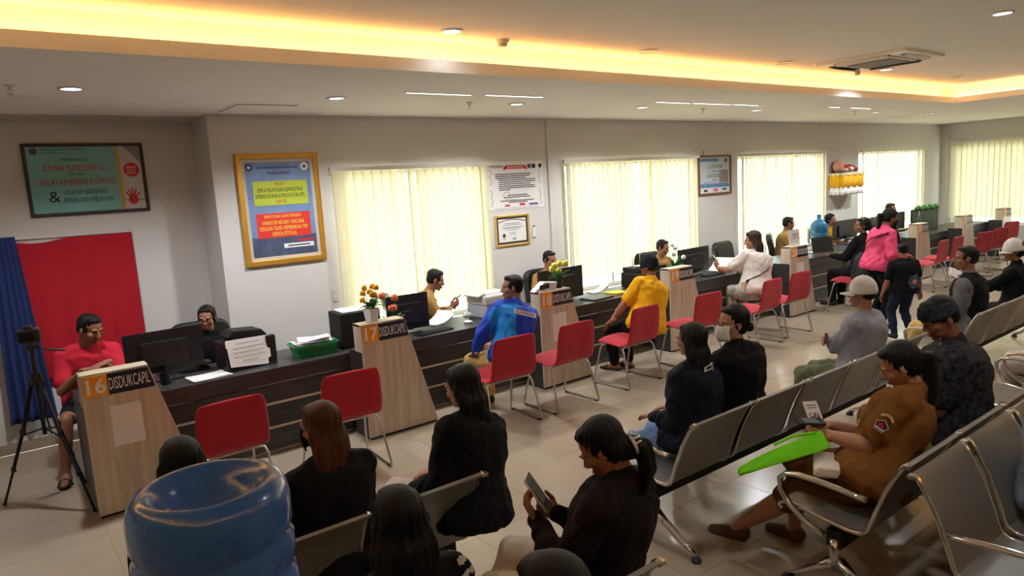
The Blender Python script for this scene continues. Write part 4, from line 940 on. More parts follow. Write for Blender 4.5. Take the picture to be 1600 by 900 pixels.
    nd = (Rs @ V((0, .18, 1))).normalized(); HB = N + nd * (.055 + neckz) * s; HC = HB + Rh @ V((0, .022, .118)) * s; hs = s * (.97 if fem else 1.0)
    def hp_(x, y, z): return HC + Rh @ (V((x, y, z)) * hs)
    hm = MB(); E = lambda c, r, rot=None: hm.ell(hp_(*c), tuple(q * hs for q in r), Rh if rot is None else Rh @ Euler(rot).to_matrix(), 14, 9)
    E((0, -.012, .035), (.075, .093, .081)); E((0, .020, -.028), (.062, .068, .078)); E((0, .030, -.074), (.047 if fem else .051, .048, .036)); E((0, .068, -.098), (.020, .017, .015))
    for sx in (-1, 1):
        E((sx * .040, .056, -.024), (.025, .024, .021)); E((sx * .077, -.010, -.008), (.010, .019, .031), (0, 0, -.35 * sx)); E((sx * .028, .076, .022), (.026, .013, .010)); E((sx * .011, .095, -.033), (.009, .011, .008))
    hm.tube([hp_(0, .082, .016), hp_(0, .094, -.006), hp_(0, .107, -.028), hp_(0, .096, -.036)], [.007 * hs, .009 * hs, .012 * hs, .008 * hs], 8)
    E((0, .087, -.060), (.022, .010, .0065)); E((0, .084, -.072), (.019, .010, .0075))
    limb(hm, [hp_(0, -.022, -.055), HB.lerp(N, .3), N - nd * .06 * s], [(.046 if fem else .054) * s, (.047 if fem else .056) * s, (.046 if fem else .052) * s])
    sk = skin_mat(tone); hc = hair_mat(hairc); eyew = mat('eye_white', (196, 186, 176), .5); iris = mat('eye_iris', (30, 20, 16), .2); lip = mat('lips_%d' % tone[0], tuple(int(a_ * b2) for a_, b2 in zip(tone, (.92, .66, .68))), .5)
    raw = MB()
    if face:
        for sx in (-1, 1):
            raw.mi = 1; raw.ell(hp_(sx * .031, .0750, .004), (.0120 * hs, .0090 * hs, .0050 * hs), Rh, 8, 6); raw.mi = 2; raw.ell(hp_(sx * .031, .0810, .004), (.0056 * hs, .0045 * hs, .0050 * hs), Rh, 8, 6)
            raw.mi = 3; raw.tube([hp_(sx * .014, .090, .025), hp_(sx * .032, .0905, .030), hp_(sx * .051, .078, .025)], [.0022 * hs, .0032 * hs, .0016 * hs], 6)
        raw.mi = 4; raw.ell(hp_(0, .0925, -.0612), (.019 * hs, .006 * hs, .0045 * hs), Rh, 10, 6); raw.ell(hp_(0, .0905, -.0715), (.016 * hs, .006 * hs, .0055 * hs), Rh, 10, 6)
    hl = MB(); 
    for right, (S, E_, W, h) in arms.items():
        fd = (W - E_).normalized(); d = V(h.get('dir', fd)).normalized(); n = V(h.get('palm', (0, 0, -1))); mb = MB(); handpos['R' if right else 'L'] = build_hand(mb, W, d, n, right, s * (.93 if fem else 1.0), h.get('curl', 22)); arms[right] = arms[right] + (mb,)
    bo = link('body', bpy.data.meshes.new('body'), e)
    QUEUE.append((bo, [sk, eyew, iris, hc, lip], [(body, vox, 4, 0, None), (hm, min(.0062, vox * .55), 2, 0, None)] + [(arms[r_][4], .0042 if vox < .013 else .006, 2, 0, None) for r_ in arms] + [(raw, 0, 0, None, None)]))
    # clothing
    if top:
        t_ = MB(); fl_ = loose
        torso(t_, fl_, -.2 if longtop == 0 else -.3, .96, flare=.06)
        rxc, fyc = frame(1); limb(t_, [spine(.9), N - nd * .012 * s - fyc * .004] if not collar else [spine(.9), N - nd * .02 * s - fyc * .004, N + nd * .022 * s - fyc * .004], [.085 * s, .068 * s] if not collar else [.085 * s, .074 * s, .064 * s])
        for right, (S, E_, W, h, mb) in arms.items():
            r0, r1, r2_ = .058 * s * bk + loose * .45, .048 * s * bk + loose * .6, .041 * s * bk + loose * .6; limb(t_, [N - nd0 * .028 * s + rx * (.045 if right else -.045) * s, S], [.062 * s + loose * .35, .064 * s * bk + loose * .4])
            if sleeve == 'long': limb(t_, [S, S.lerp(E_, .5), E_, E_.lerp(W, .4), W], [r0, r1, r2_ + .002, r2_ - .004, .038 * s])
            elif sleeve == 'short': limb(t_, [S, S.lerp(E_, .45), S.lerp(E_, .72)], [r0, r1 + .006, r1 + .004])
            else: limb(t_, [S.lerp(Sc, .15), S.lerp(E_, .06)], [r0, r0])
        to = link(topname, bpy.data.meshes.new(topname), e)
        mm = top if isinstance(top, list) else [top]
        QUEUE.append((to, mm, [(t_, vox, 5, 0, (wr, paint))]))
    if bottom:
        b_ = MB(); torso(b_, .016, -.2, .14)
        for right, (H_, K, A, td) in lg.items():
            q = {'long': 1.0, 'knee': .0, 'short': -.25, 'calf': .5}[blen]; w_ = .016
            if q <= 0: kk = H_.lerp(K, 1 + q); limb(b_, [H_, H_.lerp(kk, .5), kk], [.098 * s * bk, .090 * s * bk, .080 * s * bk])
            else: kk = K.lerp(A, q * .97); limb(b_, [H_, H_.lerp(K, .5), K, K.lerp(kk, .4), kk], [.098 * s * bk, .088 * s * bk, .071 * s * bk, .068 * s * bk, .055 * s])
        if skirt:
            (H1, K1, A1, _), (H2, K2, A2, _2) = lg[True], lg[False]
            rings = []
            for t in (0, .25, .5, .75, 1.02):
                c1 = H1.lerp(K1, t); c2 = H2.lerp(K2, t); c = (c1 + c2) / 2; ax = (c1 - c2); wv = ax.length / 2 + .088 * s * bk * (1 - .2 * t); ax = ax.normalized(); fd = (K1 - H1).normalized(); un = ax.cross(fd).normalized()
                rings.append([c + ax * wv * math.cos(2 * PI * j / 16) + un * .092 * s * bk * math.sin(2 * PI * j / 16) for j in range(16)])
            b_.ring_loft(rings)
        bo2 = link(botname, bpy.data.meshes.new(botname), e); QUEUE.append((bo2, [bottom], [(b_, vox, 5, 0, (wr, None))]))
    if shoes:
        for right, (H_, K, A, td) in lg.items():
            rr = V((td.y, -td.x, 0)); Rf = Matrix((rr, td, V((0, 0, 1)))).transposed(); f0 = A + V((0, 0, -.055 * s)); kind, sm = shoes
            o = link('shoe' if kind != 'sandal' else 'sandal', bpy.data.meshes.new('shoe'), e)
            if kind == 'shoe':
                m_ = MB(); m_.ell(f0 - td * .02 * s + V((0, 0, .012)), (.043 * s, .05 * s, .052 * s), Rf); limb(m_, [f0 - td * .02 * s, f0 + td * .09 * s + V((0, 0, -.004)), f0 + td * .165 * s + V((0, 0, -.012))], [.044 * s, .042 * s, .032 * s]); QUEUE.append((o, [sm], [(m_, .008, 2, 0, None)]))
            else:
                m_ = MB(); out = [(f0 - td * .06 * s) + rr * .03 * s, f0 + td * .05 * s + rr * .040 * s, f0 + td * .14 * s + rr * .046 * s, f0 + td * .20 * s + rr * .02 * s, f0 + td * .20 * s - rr * .02 * s, f0 + td * .14 * s - rr * .044 * s, f0 + td * .05 * s - rr * .038 * s, (f0 - td * .06 * s) - rr * .03 * s]
                zb = max(.004, A.z - .10 * s); m_.prism([(p.x, p.y) for p in out], zb, zb + .02, 'z'); c = f0 + td * .10 * s
                m_.tube([c + rr * .05 * s + V((0, 0, -.03)), c + rr * .03 * s + V((0, 0, .012)), c + V((0, 0, .026)), c - rr * .03 * s + V((0, 0, .012)), c - rr * .05 * s + V((0, 0, -.03))], .011, 6); QUEUE.append((o, [sm], [(m_, 0, 0, 0, None)]))
    # hair
    if hair:
        hh = MB(); HE = lambda c, r, rot=None: hh.ell(hp_(*c), tuple(q * hs for q in r), Rh if rot is None else Rh @ Euler(rot).to_matrix(), 16, 10)
        down = V((0, 0, -1)); back = Rh @ V((0, -1, 0)); back.z = 0; back = back.normalized() if back.length > .01 else V((0, -1, 0)); sd = V((back.y, -back.x, 0))
        if hair in ('short', 'crop'):
            k = 1.0 if hair == 'short' else .965
            HE((0, -.026, .048), (.083 * k, .094 * k, .080 * k)); HE((0, -.046, .000), (.077 * k, .062 * k, .070 * k)); HE((0, .030, .093), (.060 * k, .040, .027 * k))
            for sx in (-1, 1): HE((sx * .066, .012, .020), (.016, .030, .030))
        elif hair:
            HE((0, -.034, .046), (.089, .100, .089)); HE((0, -.048, -.006), (.086, .070, .084)); HE((0, .022, .094), (.062, .044, .028))
            for sx in (-1, 1): HE((sx * .068, -.008, .016), (.018, .032, .044))
            if hair == 'long':
                for k in range(-3, 4):
                    u = k / 3; p0 = hp_(u * .062, -.062 + .03 * abs(u), .0); p1 = hp_(u * .080, -.090 + .035 * abs(u), -.09)
                    bz = HC + back * (.105 * s - .02 * abs(u)) + sd * (-u * .075 * s); L = hairlen * s
                    p2 = V((bz.x, bz.y, 0)) + V((0, 0, HC.z - .20 * s)) ; p3 = p2 + back * .015 + down * L * .5; p4 = p2 + back * (.0) + down * (L - .05 * abs(u) * s) - sd * (-u * .012)
                    limb(hh, [p0, p1, p2, p3, p4], [.040 * s, .040 * s, .036 * s, .030 * s, .016 * s], 10)
            if hair in ('pony', 'lowpony'):
                zt_ = .0 if hair == 'pony' else -.055; p0 = hp_(0, -.105, zt_); p1 = p0 + back * .055 * s + V((0, 0, .0)); p2 = p1 + back * .015 * s + down * hairlen * .45 * s; p3 = p1 + back * (-.01) * s + down * hairlen * s
                limb(hh, [hp_(0, -.085, zt_), p0, p1, p2, p3], [.05 * s, .030 * s, .036 * s, .034 * s, .012 * s], 10)
            if hair == 'bun': HE((0, -.122, -.045), (.040, .036, .036)); HE((0, -.100, -.035), (.028, .03, .026))
        ho = link('hair', bpy.data.meshes.new('hair'), e); QUEUE.append((ho, [hc], [(hh, min(.009, vox * .8), 3, 0, ('hair', HC))]))
    if mask:
        m_ = MB(); R_ = 9; vs = []; fs = []
        for j in range(6):
            v = j / 5
            for i in range(11):
                u = -1 + 2 * i / 10; y = .131 - .066 * u * u - .014 * abs(v - .45) - .012 * (1 - abs(u)) * (0 if .2 < v < .9 else 1); vs.append(hp_(u * .066 * (1 - .14 * abs(v - .4)), y, .000 - .108 * v))
        fs = [(j * 11 + i, j * 11 + i + 1, j * 11 + i + 12, j * 11 + i + 11) for j in range(5) for i in range(10)]
        m_.add(vs, fs); o = m_.build('face_mask', mask, e, smooth='all'); o.modifiers.new('s', 'SOLIDIFY').thickness = .004
        m_ = MB()
        for sx in (-1, 1):
            for z0, z1 in ((-.012, .012), (-.088, -.028)): m_.tube([hp_(sx * .064, .062, z0), hp_(sx * .074, .03, (z0 + z1) / 2), hp_(sx * .084, -.006, z1)], .0016 * hs, 5)
        m_.build('mask_loop', mask, e)
    R3 = Matrix.Rotation(math.radians(heading), 3, 'Z'); L3 = V((loc[0], loc[1], 0))
    wld = lambda p: L3 + R3 @ V(p)
    return dict(e=e, HC=HC, Rh=Rh, hs=hs, hp=hp_, N=N, P=P, spine=spine, frame=frame, arms=arms, legs=lg, hand=handpos, world=wld, R3=R3, s=s, Sc=Sc)

def finish_people():
    """all shapes of all figures are fused in one evaluation, then written into their objects"""
    tmp = []
    for ob, mats, pieces in QUEUE:
        row = []
        for mb, vox, sm, mi, extra in pieces:
            if not mb.v: continue
            me = mb.mesh('shape', mats[0]); 
            if vox:
                o = bpy.data.objects.new('shape', me); COL.objects.link(o); r = o.modifiers.new('r', 'REMESH'); r.mode = 'VOXEL'; r.voxel_size = vox; r.use_smooth_shade = True
                if sm: q = o.modifiers.new('q', 'SMOOTH'); q.factor = .5; q.iterations = sm
                row.append((o, me, mb, mi, extra))
            else: row.append((None, me, mb, mi, extra))
        tmp.append((ob, mats, row))
    dg = bpy.context.evaluated_depsgraph_get()
    for ob, mats, row in tmp:
        Vs, Fs, Ls, Ms = [], [], [], []; off = 0
        for o, me, mb, mi, extra in row:
            m2 = bpy.data.meshes.new_from_object(o.evaluated_get(dg)) if o else me
            n = len(m2.vertices); a = np.empty(n * 3, np.float64); m2.vertices.foreach_get('co', a); a = a.reshape(-1, 3)
            nl = len(m2.loops); li = np.empty(nl, np.int32); m2.loops.foreach_get('vertex_index', li); npoly = len(m2.polygons); lt = np.empty(npoly, np.int32); m2.polygons.foreach_get('loop_total', lt)
            ls = np.empty(npoly, np.int32); m2.polygons.foreach_get('loop_start', ls)
            mid = np.array(mb.m, np.int32) if mi is None else np.full(npoly, mi, np.int32)
            if extra:
                nr = np.empty(n * 3, np.float64); m2.vertices.foreach_get('normal', nr); nr = nr.reshape(-1, 3)
                if extra[0] == 'hair':
                    c = np.array(extra[1]); d = a - c; az = np.arctan2(d[:, 0], d[:, 1]); el = d[:, 2]; lim = np.clip((.12 - el) / .1, .15, 1)
                    a = a + nr * (.0028 * lim * (np.sin(az * 19 + 9 * el) + .7 * np.sin(az * 37 - 5 * el) + .5 * np.sin(d[:, 0] * 190 + d[:, 2] * 24)))[:, None]
                else:
                    amp, paint = extra; x, y, z = a.T
                    f = np.sin(38 * z + 21 * x + 6 * np.sin(17 * y + 4)) + .8 * np.sin(52 * x - 31 * z + 25 * y + 2 * np.sin(23 * z)) + .6 * np.sin(70 * y + 44 * z + 3 * np.sin(30 * x))
                    a = a + nr * (amp * .55 * f)[:, None]
                    if paint:
                        ctr = np.add.reduceat(a[li], ls) / lt[:, None]; mid = paint(ctr).astype(np.int32)
            Vs.append(a); Fs.append(li + off); Ls.append(lt); Ms.append(mid); off += n
            if o: bpy.data.objects.remove(o); bpy.data.meshes.remove(m2)
            bpy.data.meshes.remove(me) if me.users == 0 else None
        a = np.concatenate(Vs); li = np.concatenate(Fs); lt = np.concatenate(Ls); mid = np.concatenate(Ms); m = ob.data
        m.vertices.add(len(a)); m.vertices.foreach_set('co', a.ravel()); m.loops.add(len(li)); m.loops.foreach_set('vertex_index', li); m.polygons.add(len(lt))
        st = np.concatenate([[0], np.cumsum(lt)[:-1]]).astype(np.int32); m.polygons.foreach_set('loop_start', st); m.polygons.foreach_set('loop_total', lt)
        for k in mats: m.materials.append(k)
        m.polygons.foreach_set('material_index', mid); m.polygons.foreach_set('use_smooth', np.ones(len(lt), bool)); m.update(calc_edges=True); m.validate()
    QUEUE.clear()
BLK = cloth_mat('black', (15, 15, 17)); BLK2 = cloth_mat('soft_black', (20, 18, 19)); KHAKI = cloth_mat('khaki_uniform', (168, 130, 72)); BRN = cloth_mat('brown_uniform', (134, 88, 40)); DARKT = cloth_mat('dark_trousers', (34, 34, 40))
RED = cloth_mat('red_tee', (204, 40, 62)); BLUE = cloth_mat('royal_blue', (28, 66, 190), .6); LBL = cloth_mat('light_blue', (24, 124, 206), .6); YEL = cloth_mat('yellow_polo', (240, 178, 20)); WHT = cloth_mat('white_tee', (220, 212, 204)); PINK = cloth_mat('pink_jacket', (232, 84, 128)); GREY = cloth_mat('grey_tee', (150, 152, 162)); DENIM = cloth_mat('dark_denim', (20, 26, 38)); JEAN = cloth_mat('light_jeans', (110, 146, 190), vary=.15); WHTT = cloth_mat('white_trousers', (206, 196, 184)); OLIVE = cloth_mat('olive_trousers', (104, 108, 82)); KHT = cloth_mat('khaki_trousers', (196, 168, 104))
SNEAK = mat('dark_shoe', (30, 28, 28), .6); SANDAL = mat('black_sandal', (26, 24, 22), .6); TAN = mat('brown_shoe', (88, 58, 40), .6)
PEOPLE = {}
D = dict
# ---- the photo corner
PEOPLE['red'] = person('man in a red tee bent over beside the camera tripod', (.62, 6.98), 176, 1.02, seat=.46, lean=20, head=(38, 22, 0), tone=(150, 100, 74), top=RED, bottom=DARKT, blen='short', shoes=('sandal', SANDAL), collar=False,
    hands=D(R=D(to=(.10, .42, .86), palm=(0, 0, -1), pole=(.5, -.3, -1)), L=D(to=(-.10, .46, .93), dir=(.6, .6, 0), pole=(-.5, -.3, -1))), legs=D(R=D(to=(.28, .42, .085)), L=D(to=(-.06, .44, .085))), vox=.013)
PEOPLE['glasses'] = person('woman clerk in glasses and a black blouse behind the wide monitor', (1.57, 6.75), 180, 0.92, seat=.44, lean=4, head=(-28, 10, 0), fem=True, tone=(168, 116, 88), top=BLK, bottom=DARKT, hair='bun', sleeve='long',
    hands=D(R=D(to=(.17, .33, .80)), L=D(to=(-.17, .33, .80))), shoes=('shoe', SNEAK), vox=.013)
# ---- clerks behind the counter
PEOPLE['clerk_phone'] = person('man clerk in khaki uniform reading a phone at the counter', (3.8, 6.95), -112, 1.0, seat=.46, lean=26, head=(-4, 20, 0), tone=(150, 102, 78), top=KHAKI, bottom=DARKT,
    hands=D(R=D(to=(.06, .46, .84), dir=(-.1, 1, .5), palm=(-1, 0, .3), curl=35, pole=(.6, -.3, -.8)), L=D(to=(-.14, .40, .80), dir=(.3, 1, .2), palm=(0, 0, -1))), shoes=('shoe', SNEAK), vox=.014)
PEOPLE['clerk_18'] = person('man clerk in khaki hidden behind the wide monitor at podium 18', (5.86, 6.98), 178, 0.96, seat=.46, lean=6, head=(4, 12, 0), tone=(160, 110, 84), top=KHAKI, bottom=DARKT, hair='crop', hands=D(R=D(to=(.2, .3, .80)), L=D(to=(-.2, .3, .80))), shoes=('shoe', SNEAK), vox=.016)
PEOPLE['clerk_19'] = person('man clerk with short hair showing above the low black printer', (7.9, 6.85), 168, 0.95, seat=.44, lean=12, head=(20, 12, 0), tone=(156, 108, 82), top=KHAKI, bottom=DARKT, hands=D(R=D(to=(.2, .3, .80)), L=D(to=(-.2, .3, .80))), shoes=('shoe', SNEAK), vox=.016)
PEOPLE['clerk_20'] = person('man clerk in khaki shirt seen in profile behind podium 20', (11.35, 6.92), -150, 1.0, seat=.46, lean=8, head=(18, 8, 0), tone=(146, 98, 74), top=KHAKI, bottom=DARKT, hair='crop', hands=D(R=D(to=(.1, .40, .82)), L=D(to=(-.2, .3, .80))), shoes=('shoe', SNEAK), vox=.016)
PEOPLE['clerk_w'] = person('woman clerk in a mustard top behind the laptop desk', (12.8, 6.86), 170, 0.96, seat=.45, lean=6, head=(16, 4, 4), fem=True, tone=(172, 122, 94), top=cloth_mat('mustard', (186, 140, 46)), bottom=DARKT, hair='bun', hands=D(R=D(to=(.2, .3, .80)), L=D(to=(-.2, .3, .80))), shoes=('shoe', SNEAK), vox=.016)
PEOPLE['clerk_far'] = person('man clerk far along the counter with only his head showing', (15.2, 6.8), 180, 1.0, seat=.46, lean=0, head=(0, 6, 0), tone=(150, 104, 80), top=KHAKI, bottom=DARKT, hair='crop', hands=D(R=D(to=(.2, .3, .80)), L=D(to=(-.2, .3, .80))), shoes=('shoe', SNEAK), vox=.018)
# ---- customers at the counter
def jacket(c):
    x, y, z = c.T; r = np.zeros(len(c)); r[(y < .12) & (x > -.17) & (x < .01 + (z - .9) * .25) & (z < 1.06)] = 1; r[(y < .05) & (z > 1.03) & (np.abs(x) < .15)] = 1; return r
PEOPLE['blue'] = person('man in a blue two-tone jacket and khaki trousers, seated at the counter', (3.86, 5.16), 4, 1.02, seat=.46, lean=12, side=20, twist=-6, head=(52, 2, 0), tone=(160, 112, 88), top=[BLUE, LBL], paint=jacket, sleeve='long', bottom=KHT, hair='crop', topname='jacket',
    hands=D(L=D(to=(-.20, .30, .60), dir=(.3, .9, -.3), pole=(-1, -.4, 0)), R=D(to=(.1, .36, .64), dir=(-.6, .7, -.2))), legs=D(R=D(to=(.10, .50, .085)), L=D(to=(-.16, .52, .085))), shoes=('shoe', SNEAK), wr=.006, loose=0.036, bulk=1.08)
PEOPLE['yellow'] = person('man in a yellow polo shirt and black cap, seated at the counter', (5.74, 5.14), 2, 1.0, seat=.46, lean=8, side=22, head=(14, 4, 0), tone=(150, 104, 80), top=YEL, bottom=BLK, hair='crop', longtop=1,
    hands=D(L=D(to=(-.28, .30, .58), dir=(0, .8, -.5), pole=(-1, -.6, 0)), R=D(to=(.24, .40, .70))), legs=D(R=D(to=(.10, .36, .085)), L=D(to=(-.10, .40, .085))), shoes=('sandal', SANDAL), bulk=1.14, wr=.006, loose=0.034)
PEOPLE['white'] = person('long haired woman in a white top leaning on the counter with a phone', (8.28, 5.42), -12, 1.07, seat=.46, lean=16, side=16, head=(40, 12, 0), fem=True, bulk=1.15, tone=(176, 124, 96), top=WHT, bottom=cloth_mat('patterned', (176, 164, 148), vary=.45), hair='long', hairc=(52, 34, 26), hairlen=.34, collar=False, longtop=1,
    hands=D(L=D(to=(-.20, .52, .86), dir=(-.1, .7, .7), palm=(.6, -.4, 0), curl=40, pole=(-1, -.1, -.8)), R=D(to=(.06, .55, .82), dir=(-.8, .5, 0)) ), legs=D(R=D(to=(.16, .40, .085)), L=D(to=(-.02, .42, .085))), shoes=('shoe', TAN), wr=.006, loose=0.036)
PEOPLE['pack'] = person('customer in black seen in profile beyond the black backpack', (10.66, 5.12), -8, 1.04, seat=.46, lean=6, side=8, head=(50, 2, 0), fem=True, tone=(150, 104, 80), top=BLK, sleeve='long', bottom=BLK2, hair='bun', hands=D(L=D(to=(-.15, .45, .80)), R=D(to=(.15, .45, .80))), shoes=('shoe', SNEAK), vox=.014, loose=0.036, bulk=1.08)
PEOPLE['pink'] = person('standing woman in a pink jacket and black face mask', (9.42, 4.35), -122, 0.95, stand=True, lean=10, head=(-4, 26, 0), fem=True, tone=(160, 112, 86), top=PINK, sleeve='long', bottom=BLK, hair='pony', hairlen=.36, mask=BLK2, topname='jacket', hands=D(R=D(to=(.20, .26, .98), pole=(.4, -1, -.3)), L=D(to=(-.16, .30, 1.02), pole=(-.4, -1, -.3))), shoes=('shoe', SNEAK), vox=.013, wr=.007, loose=0.042, bulk=1.1)
def print_(c): return np.zeros(len(c))
PEOPLE['boy'] = person('boy in black with a printed shirt, standing with his back turned', (8.93, 3.80), -38, 0.71, stand=True, lean=2, head=(-6, 10, 0), tone=(150, 104, 80), top=BLK, sleeve='short', bottom=cloth_mat('navy_jeans', (30, 38, 60)), hair='short', collar=False, bulk=1.15, longtop=1, shoes=('shoe', SNEAK), vox=.012, hands=D(R=D(to=(.24, .06, .56)), L=D(to=(-.24, .06, .56))))
# ---- front bench
PEOPLE['behind_bottle'] = person('dark haired visitor whose head shows above the water bottle', (0.52, 2.9), 0, 0.92, lean=0, head=(0, 10, 0), fem=True, tone=(160, 112, 86), top=BLK, sleeve='long', bottom=DARKT, hair='long', hairlen=.2, shoes=('shoe', SNEAK), bulk=1.1, loose=0.036)
PEOPLE['brownhair'] = person('woman with long reddish brown hair and a black mask', (1.12, 2.92), 4, 0.92, lean=0, head=(22, 8, 0), fem=True, tone=(176, 124, 96), top=BLK2, sleeve='long', bottom=DARKT, hair='long', hairc=(84, 44, 30), hairlen=.34, mask=BLK2, shoes=('shoe', SNEAK), bulk=1.12, loose=0.036)
PEOPLE['blacksweater'] = person('woman in a black sweater with wavy black hair, facing the counter', (1.8, 2.86), 16, 0.95, lean=4, side=14, head=(6, 14, 0), fem=True, bulk=1.18, tone=(176, 124, 96), top=BLK, sleeve='long', bottom=WHTT, blen='knee', hair='long', hairlen=.24, collar=False, longtop=1, shoes=('sandal', SANDAL), wr=.006, loose=0.045, hands=D(R=D(to=(.08, .26, .66)), L=D(to=(-.10, .28, .64))), legs=D(R=D(to=(.10, .46, .085)), L=D(to=(.02, .62, .26), pole=(-.3, .4, 1))))
PEOPLE['denim'] = person('girl in a dark denim jacket with a white hair clip', (3.4, 2.69), 4, 0.92, lean=0, head=(2, 4, 0), fem=True, tone=(170, 120, 92), top=DENIM, sleeve='long', bottom=JEAN, hair='long', hairlen=.26, topname='denim_jacket', legs=D(R=D(to=(.14, .46, .085)), L=D(to=(-.20, .48, .085))), shoes=('shoe', SNEAK), wr=.007, bulk=1.15, side=6, loose=0.04, hands=D(R=D(to=(.10, .22, .66)), L=D(to=(-.12, .22, .66))))
PEOPLE['masked'] = person('woman in a black jacket and white face mask looking aside', (3.86, 2.68), -4, 0.98, lean=-1, head=(70, 4, 0), fem=True, tone=(186, 136, 108), top=BLK, sleeve='long', bottom=BLK2, hair='bun', mask=M['paper'], topname='track_jacket', shoes=('shoe', SNEAK), wr=.006, bulk=1.12, loose=0.04, hands=D(R=D(to=(.10, .24, .66)), L=D(to=(-.12, .24, .66))))
PEOPLE['greycap'] = person('man in a grey shirt and white baseball cap with arms crossed', (5.46, 2.64), 6, 0.95, lean=-4, head=(8, 2, 0), tone=(164, 116, 90), top=GREY, sleeve='long', bottom=OLIVE, hair='crop', collar=False, shoes=('shoe', SNEAK), wr=.006, hands=D(L=D(to=(.09, .20, .82), dir=(1, .15, .1), palm=(0, -1, 0), pole=(-1, .1, -.7)), R=D(to=(-.09, .22, .79), dir=(-1, .1, .1), palm=(0, -1, 0), pole=(1, .1, -.7))), bulk=1.1, loose=0.034)
PEOPLE['vest'] = person('man in a dark vest over a grey shirt on the far bench', (7.6, 2.62), 4, 1.0, lean=1, head=(26, 2, 0), tone=(150, 104, 78), top=[BLK, cloth_mat('grey_sleeve', (112, 112, 116))], paint=lambda c: (np.abs(c[:, 0]) > .185).astype(float) * ((c[:, 2] < 1.06)) + (c[:, 2] > 1.085), sleeve='long', bottom=KHT, hair='crop', topname='vest', bulk=1.08, shoes=('shoe', SNEAK), wr=.005)
PEOPLE['whitehat'] = person('person in a white hat and black top holding a paper on the far bench', (8.8, 2.6), 6, 0.94, lean=0, head=(34, 6, 0), fem=True, tone=(150, 104, 78), top=BLK, sleeve='long', bottom=DARKT, hair='bun', hands=D(L=D(to=(-.14, .42, .86), dir=(-.1, .8, .4)), R=D(to=(.08, .40, .80))), shoes=('shoe', SNEAK), vox=.014)
# ---- second row
PEOPLE['phone'] = person('woman in a dark top with a white claw clip, bent over her phone', (1.79, 1.93), 14, 0.96, lean=-15, head=(22, 36, 0), fem=True, tone=(158, 104, 76), top=cloth_mat('dark_brown_knit', (24, 16, 15)), sleeve='long', bottom=WHTT, hair='lowpony', hairlen=.20, shoes=('shoe', SNEAK), vox=.0105, wr=.005, side=6, loose=0.04, bulk=1.12, legs=D(R=D(to=(-.10, .52, .20), pole=(.1, .4, 1)), L=D(to=(-.10, .36, .085), pole=(-.2, .6, .8))), hands=D(L=D(to=(-.16, .15, .86), dir=(.1, .7, .7), palm=(.4, -.6, .3), curl=38, pole=(-.6, -.3, -1)), R=D(to=(-.02, .15, .83), dir=(-.6, .6, .5), palm=(-.6, -.3, .5), curl=40, pole=(.6, -.3, -1))))
PEOPLE['front_head'] = person('dark haired visitor with a striped sleeve in the nearest row', (0.92, 1.86), -6, 0.92, lean=-1, head=(-8, 8, 0), fem=True, tone=(160, 112, 86), top=[BLK, WHTT], paint=lambda c: ((np.abs(c[:, 0]) > .16) & (np.sin(c[:, 2] * 160) > .2)).astype(float), sleeve='long', bottom=DARKT, hair='long', hairlen=.16, shoes=('shoe', SNEAK), vox=.0105, bulk=1.15, loose=0.036)
PEOPLE['brown'] = person('woman in brown uniform with a long black ponytail and a lime bag', (3.57, 1.66), 8, 0.98, lean=-18, head=(22, 30, 0), fem=True, bulk=1.24, tone=(176, 120, 90), top=BRN, sleeve='short', bottom=cloth_mat('brown_skirt', (96, 62, 32)), blen='knee', skirt=True, hair='pony', hairlen=.42, shoes=('shoe', TAN), vox=.0105, wr=.006, side=20, legs=D(R=D(to=(.08, .44, .085)), L=D(to=(-.10, .70, .085), pole=(-.1, .3, 1))), hands=D(L=D(to=(-.04, .22, .74), dir=(.6, .7, .1), palm=(0, -.2, 1), curl=35, pole=(-.7, -.2, -1)), R=D(to=(.06, .24, .76), dir=(-.7, .6, .1), pole=(.7, -.2, -1))))
PEOPLE['batik'] = person('big man in a dark patterned shirt and folded head cloth, head bowed', (4.58, 1.63), 24, 1.06, lean=3, head=(30, 26, 0), bulk=1.25, tone=(140, 94, 68), top=mat('cloth_batik', (46, 47, 52), .9, bump=.3, bscale=300, vary=.9, vscale=34, spec=.25), sleeve='short', bottom=KHT, hair='crop', legs=D(R=D(to=(.14, .46, .085)), L=D(to=(-.16, .46, .085))), shoes=('shoe', SNEAK), vox=.012, wr=.006, hands=D(L=D(to=(-.10, .34, .68)), R=D(to=(.10, .34, .68))), loose=0.034)
PEOPLE['whitepants'] = person('seated visitor in white trousers past the batik shirt man', (6.62, 1.50), 8, 1.03, lean=2, head=(0, 6, 0), tone=(160, 112, 86), top=BLK, sleeve='short', bottom=WHTT, hair='short', shoes=('shoe', SNEAK), vox=.014)
PEOPLE['lowest'] = person('visitor with black hair lowest in the picture, below the phone user', (0.98, 1.09), 6, .97, lean=6, head=(0, 12, 0), fem=True, tone=(160, 112, 86), top=BLK, sleeve='long', bottom=DARKT, hair='bun', shoes=('shoe', SNEAK), vox=.012)
PEOPLE['paleblue'] = person('visitor in a pale blue shirt on the bench facing away from the counter', (3.98, .96), 176, 1.02, lean=0, head=(0, 4, 0), tone=(160, 112, 86), top=cloth_mat('pale_blue', (170, 188, 220)), sleeve='long', bottom=DARKT, shoes=('shoe', SNEAK), vox=.013)
finish_people()
bench(6.35, 1.33, 3, 'steel bench under the visitor in white trousers'); bench(.64, .74, 2, 'short steel bench in the nearest row, under the visitor lowest in the picture')
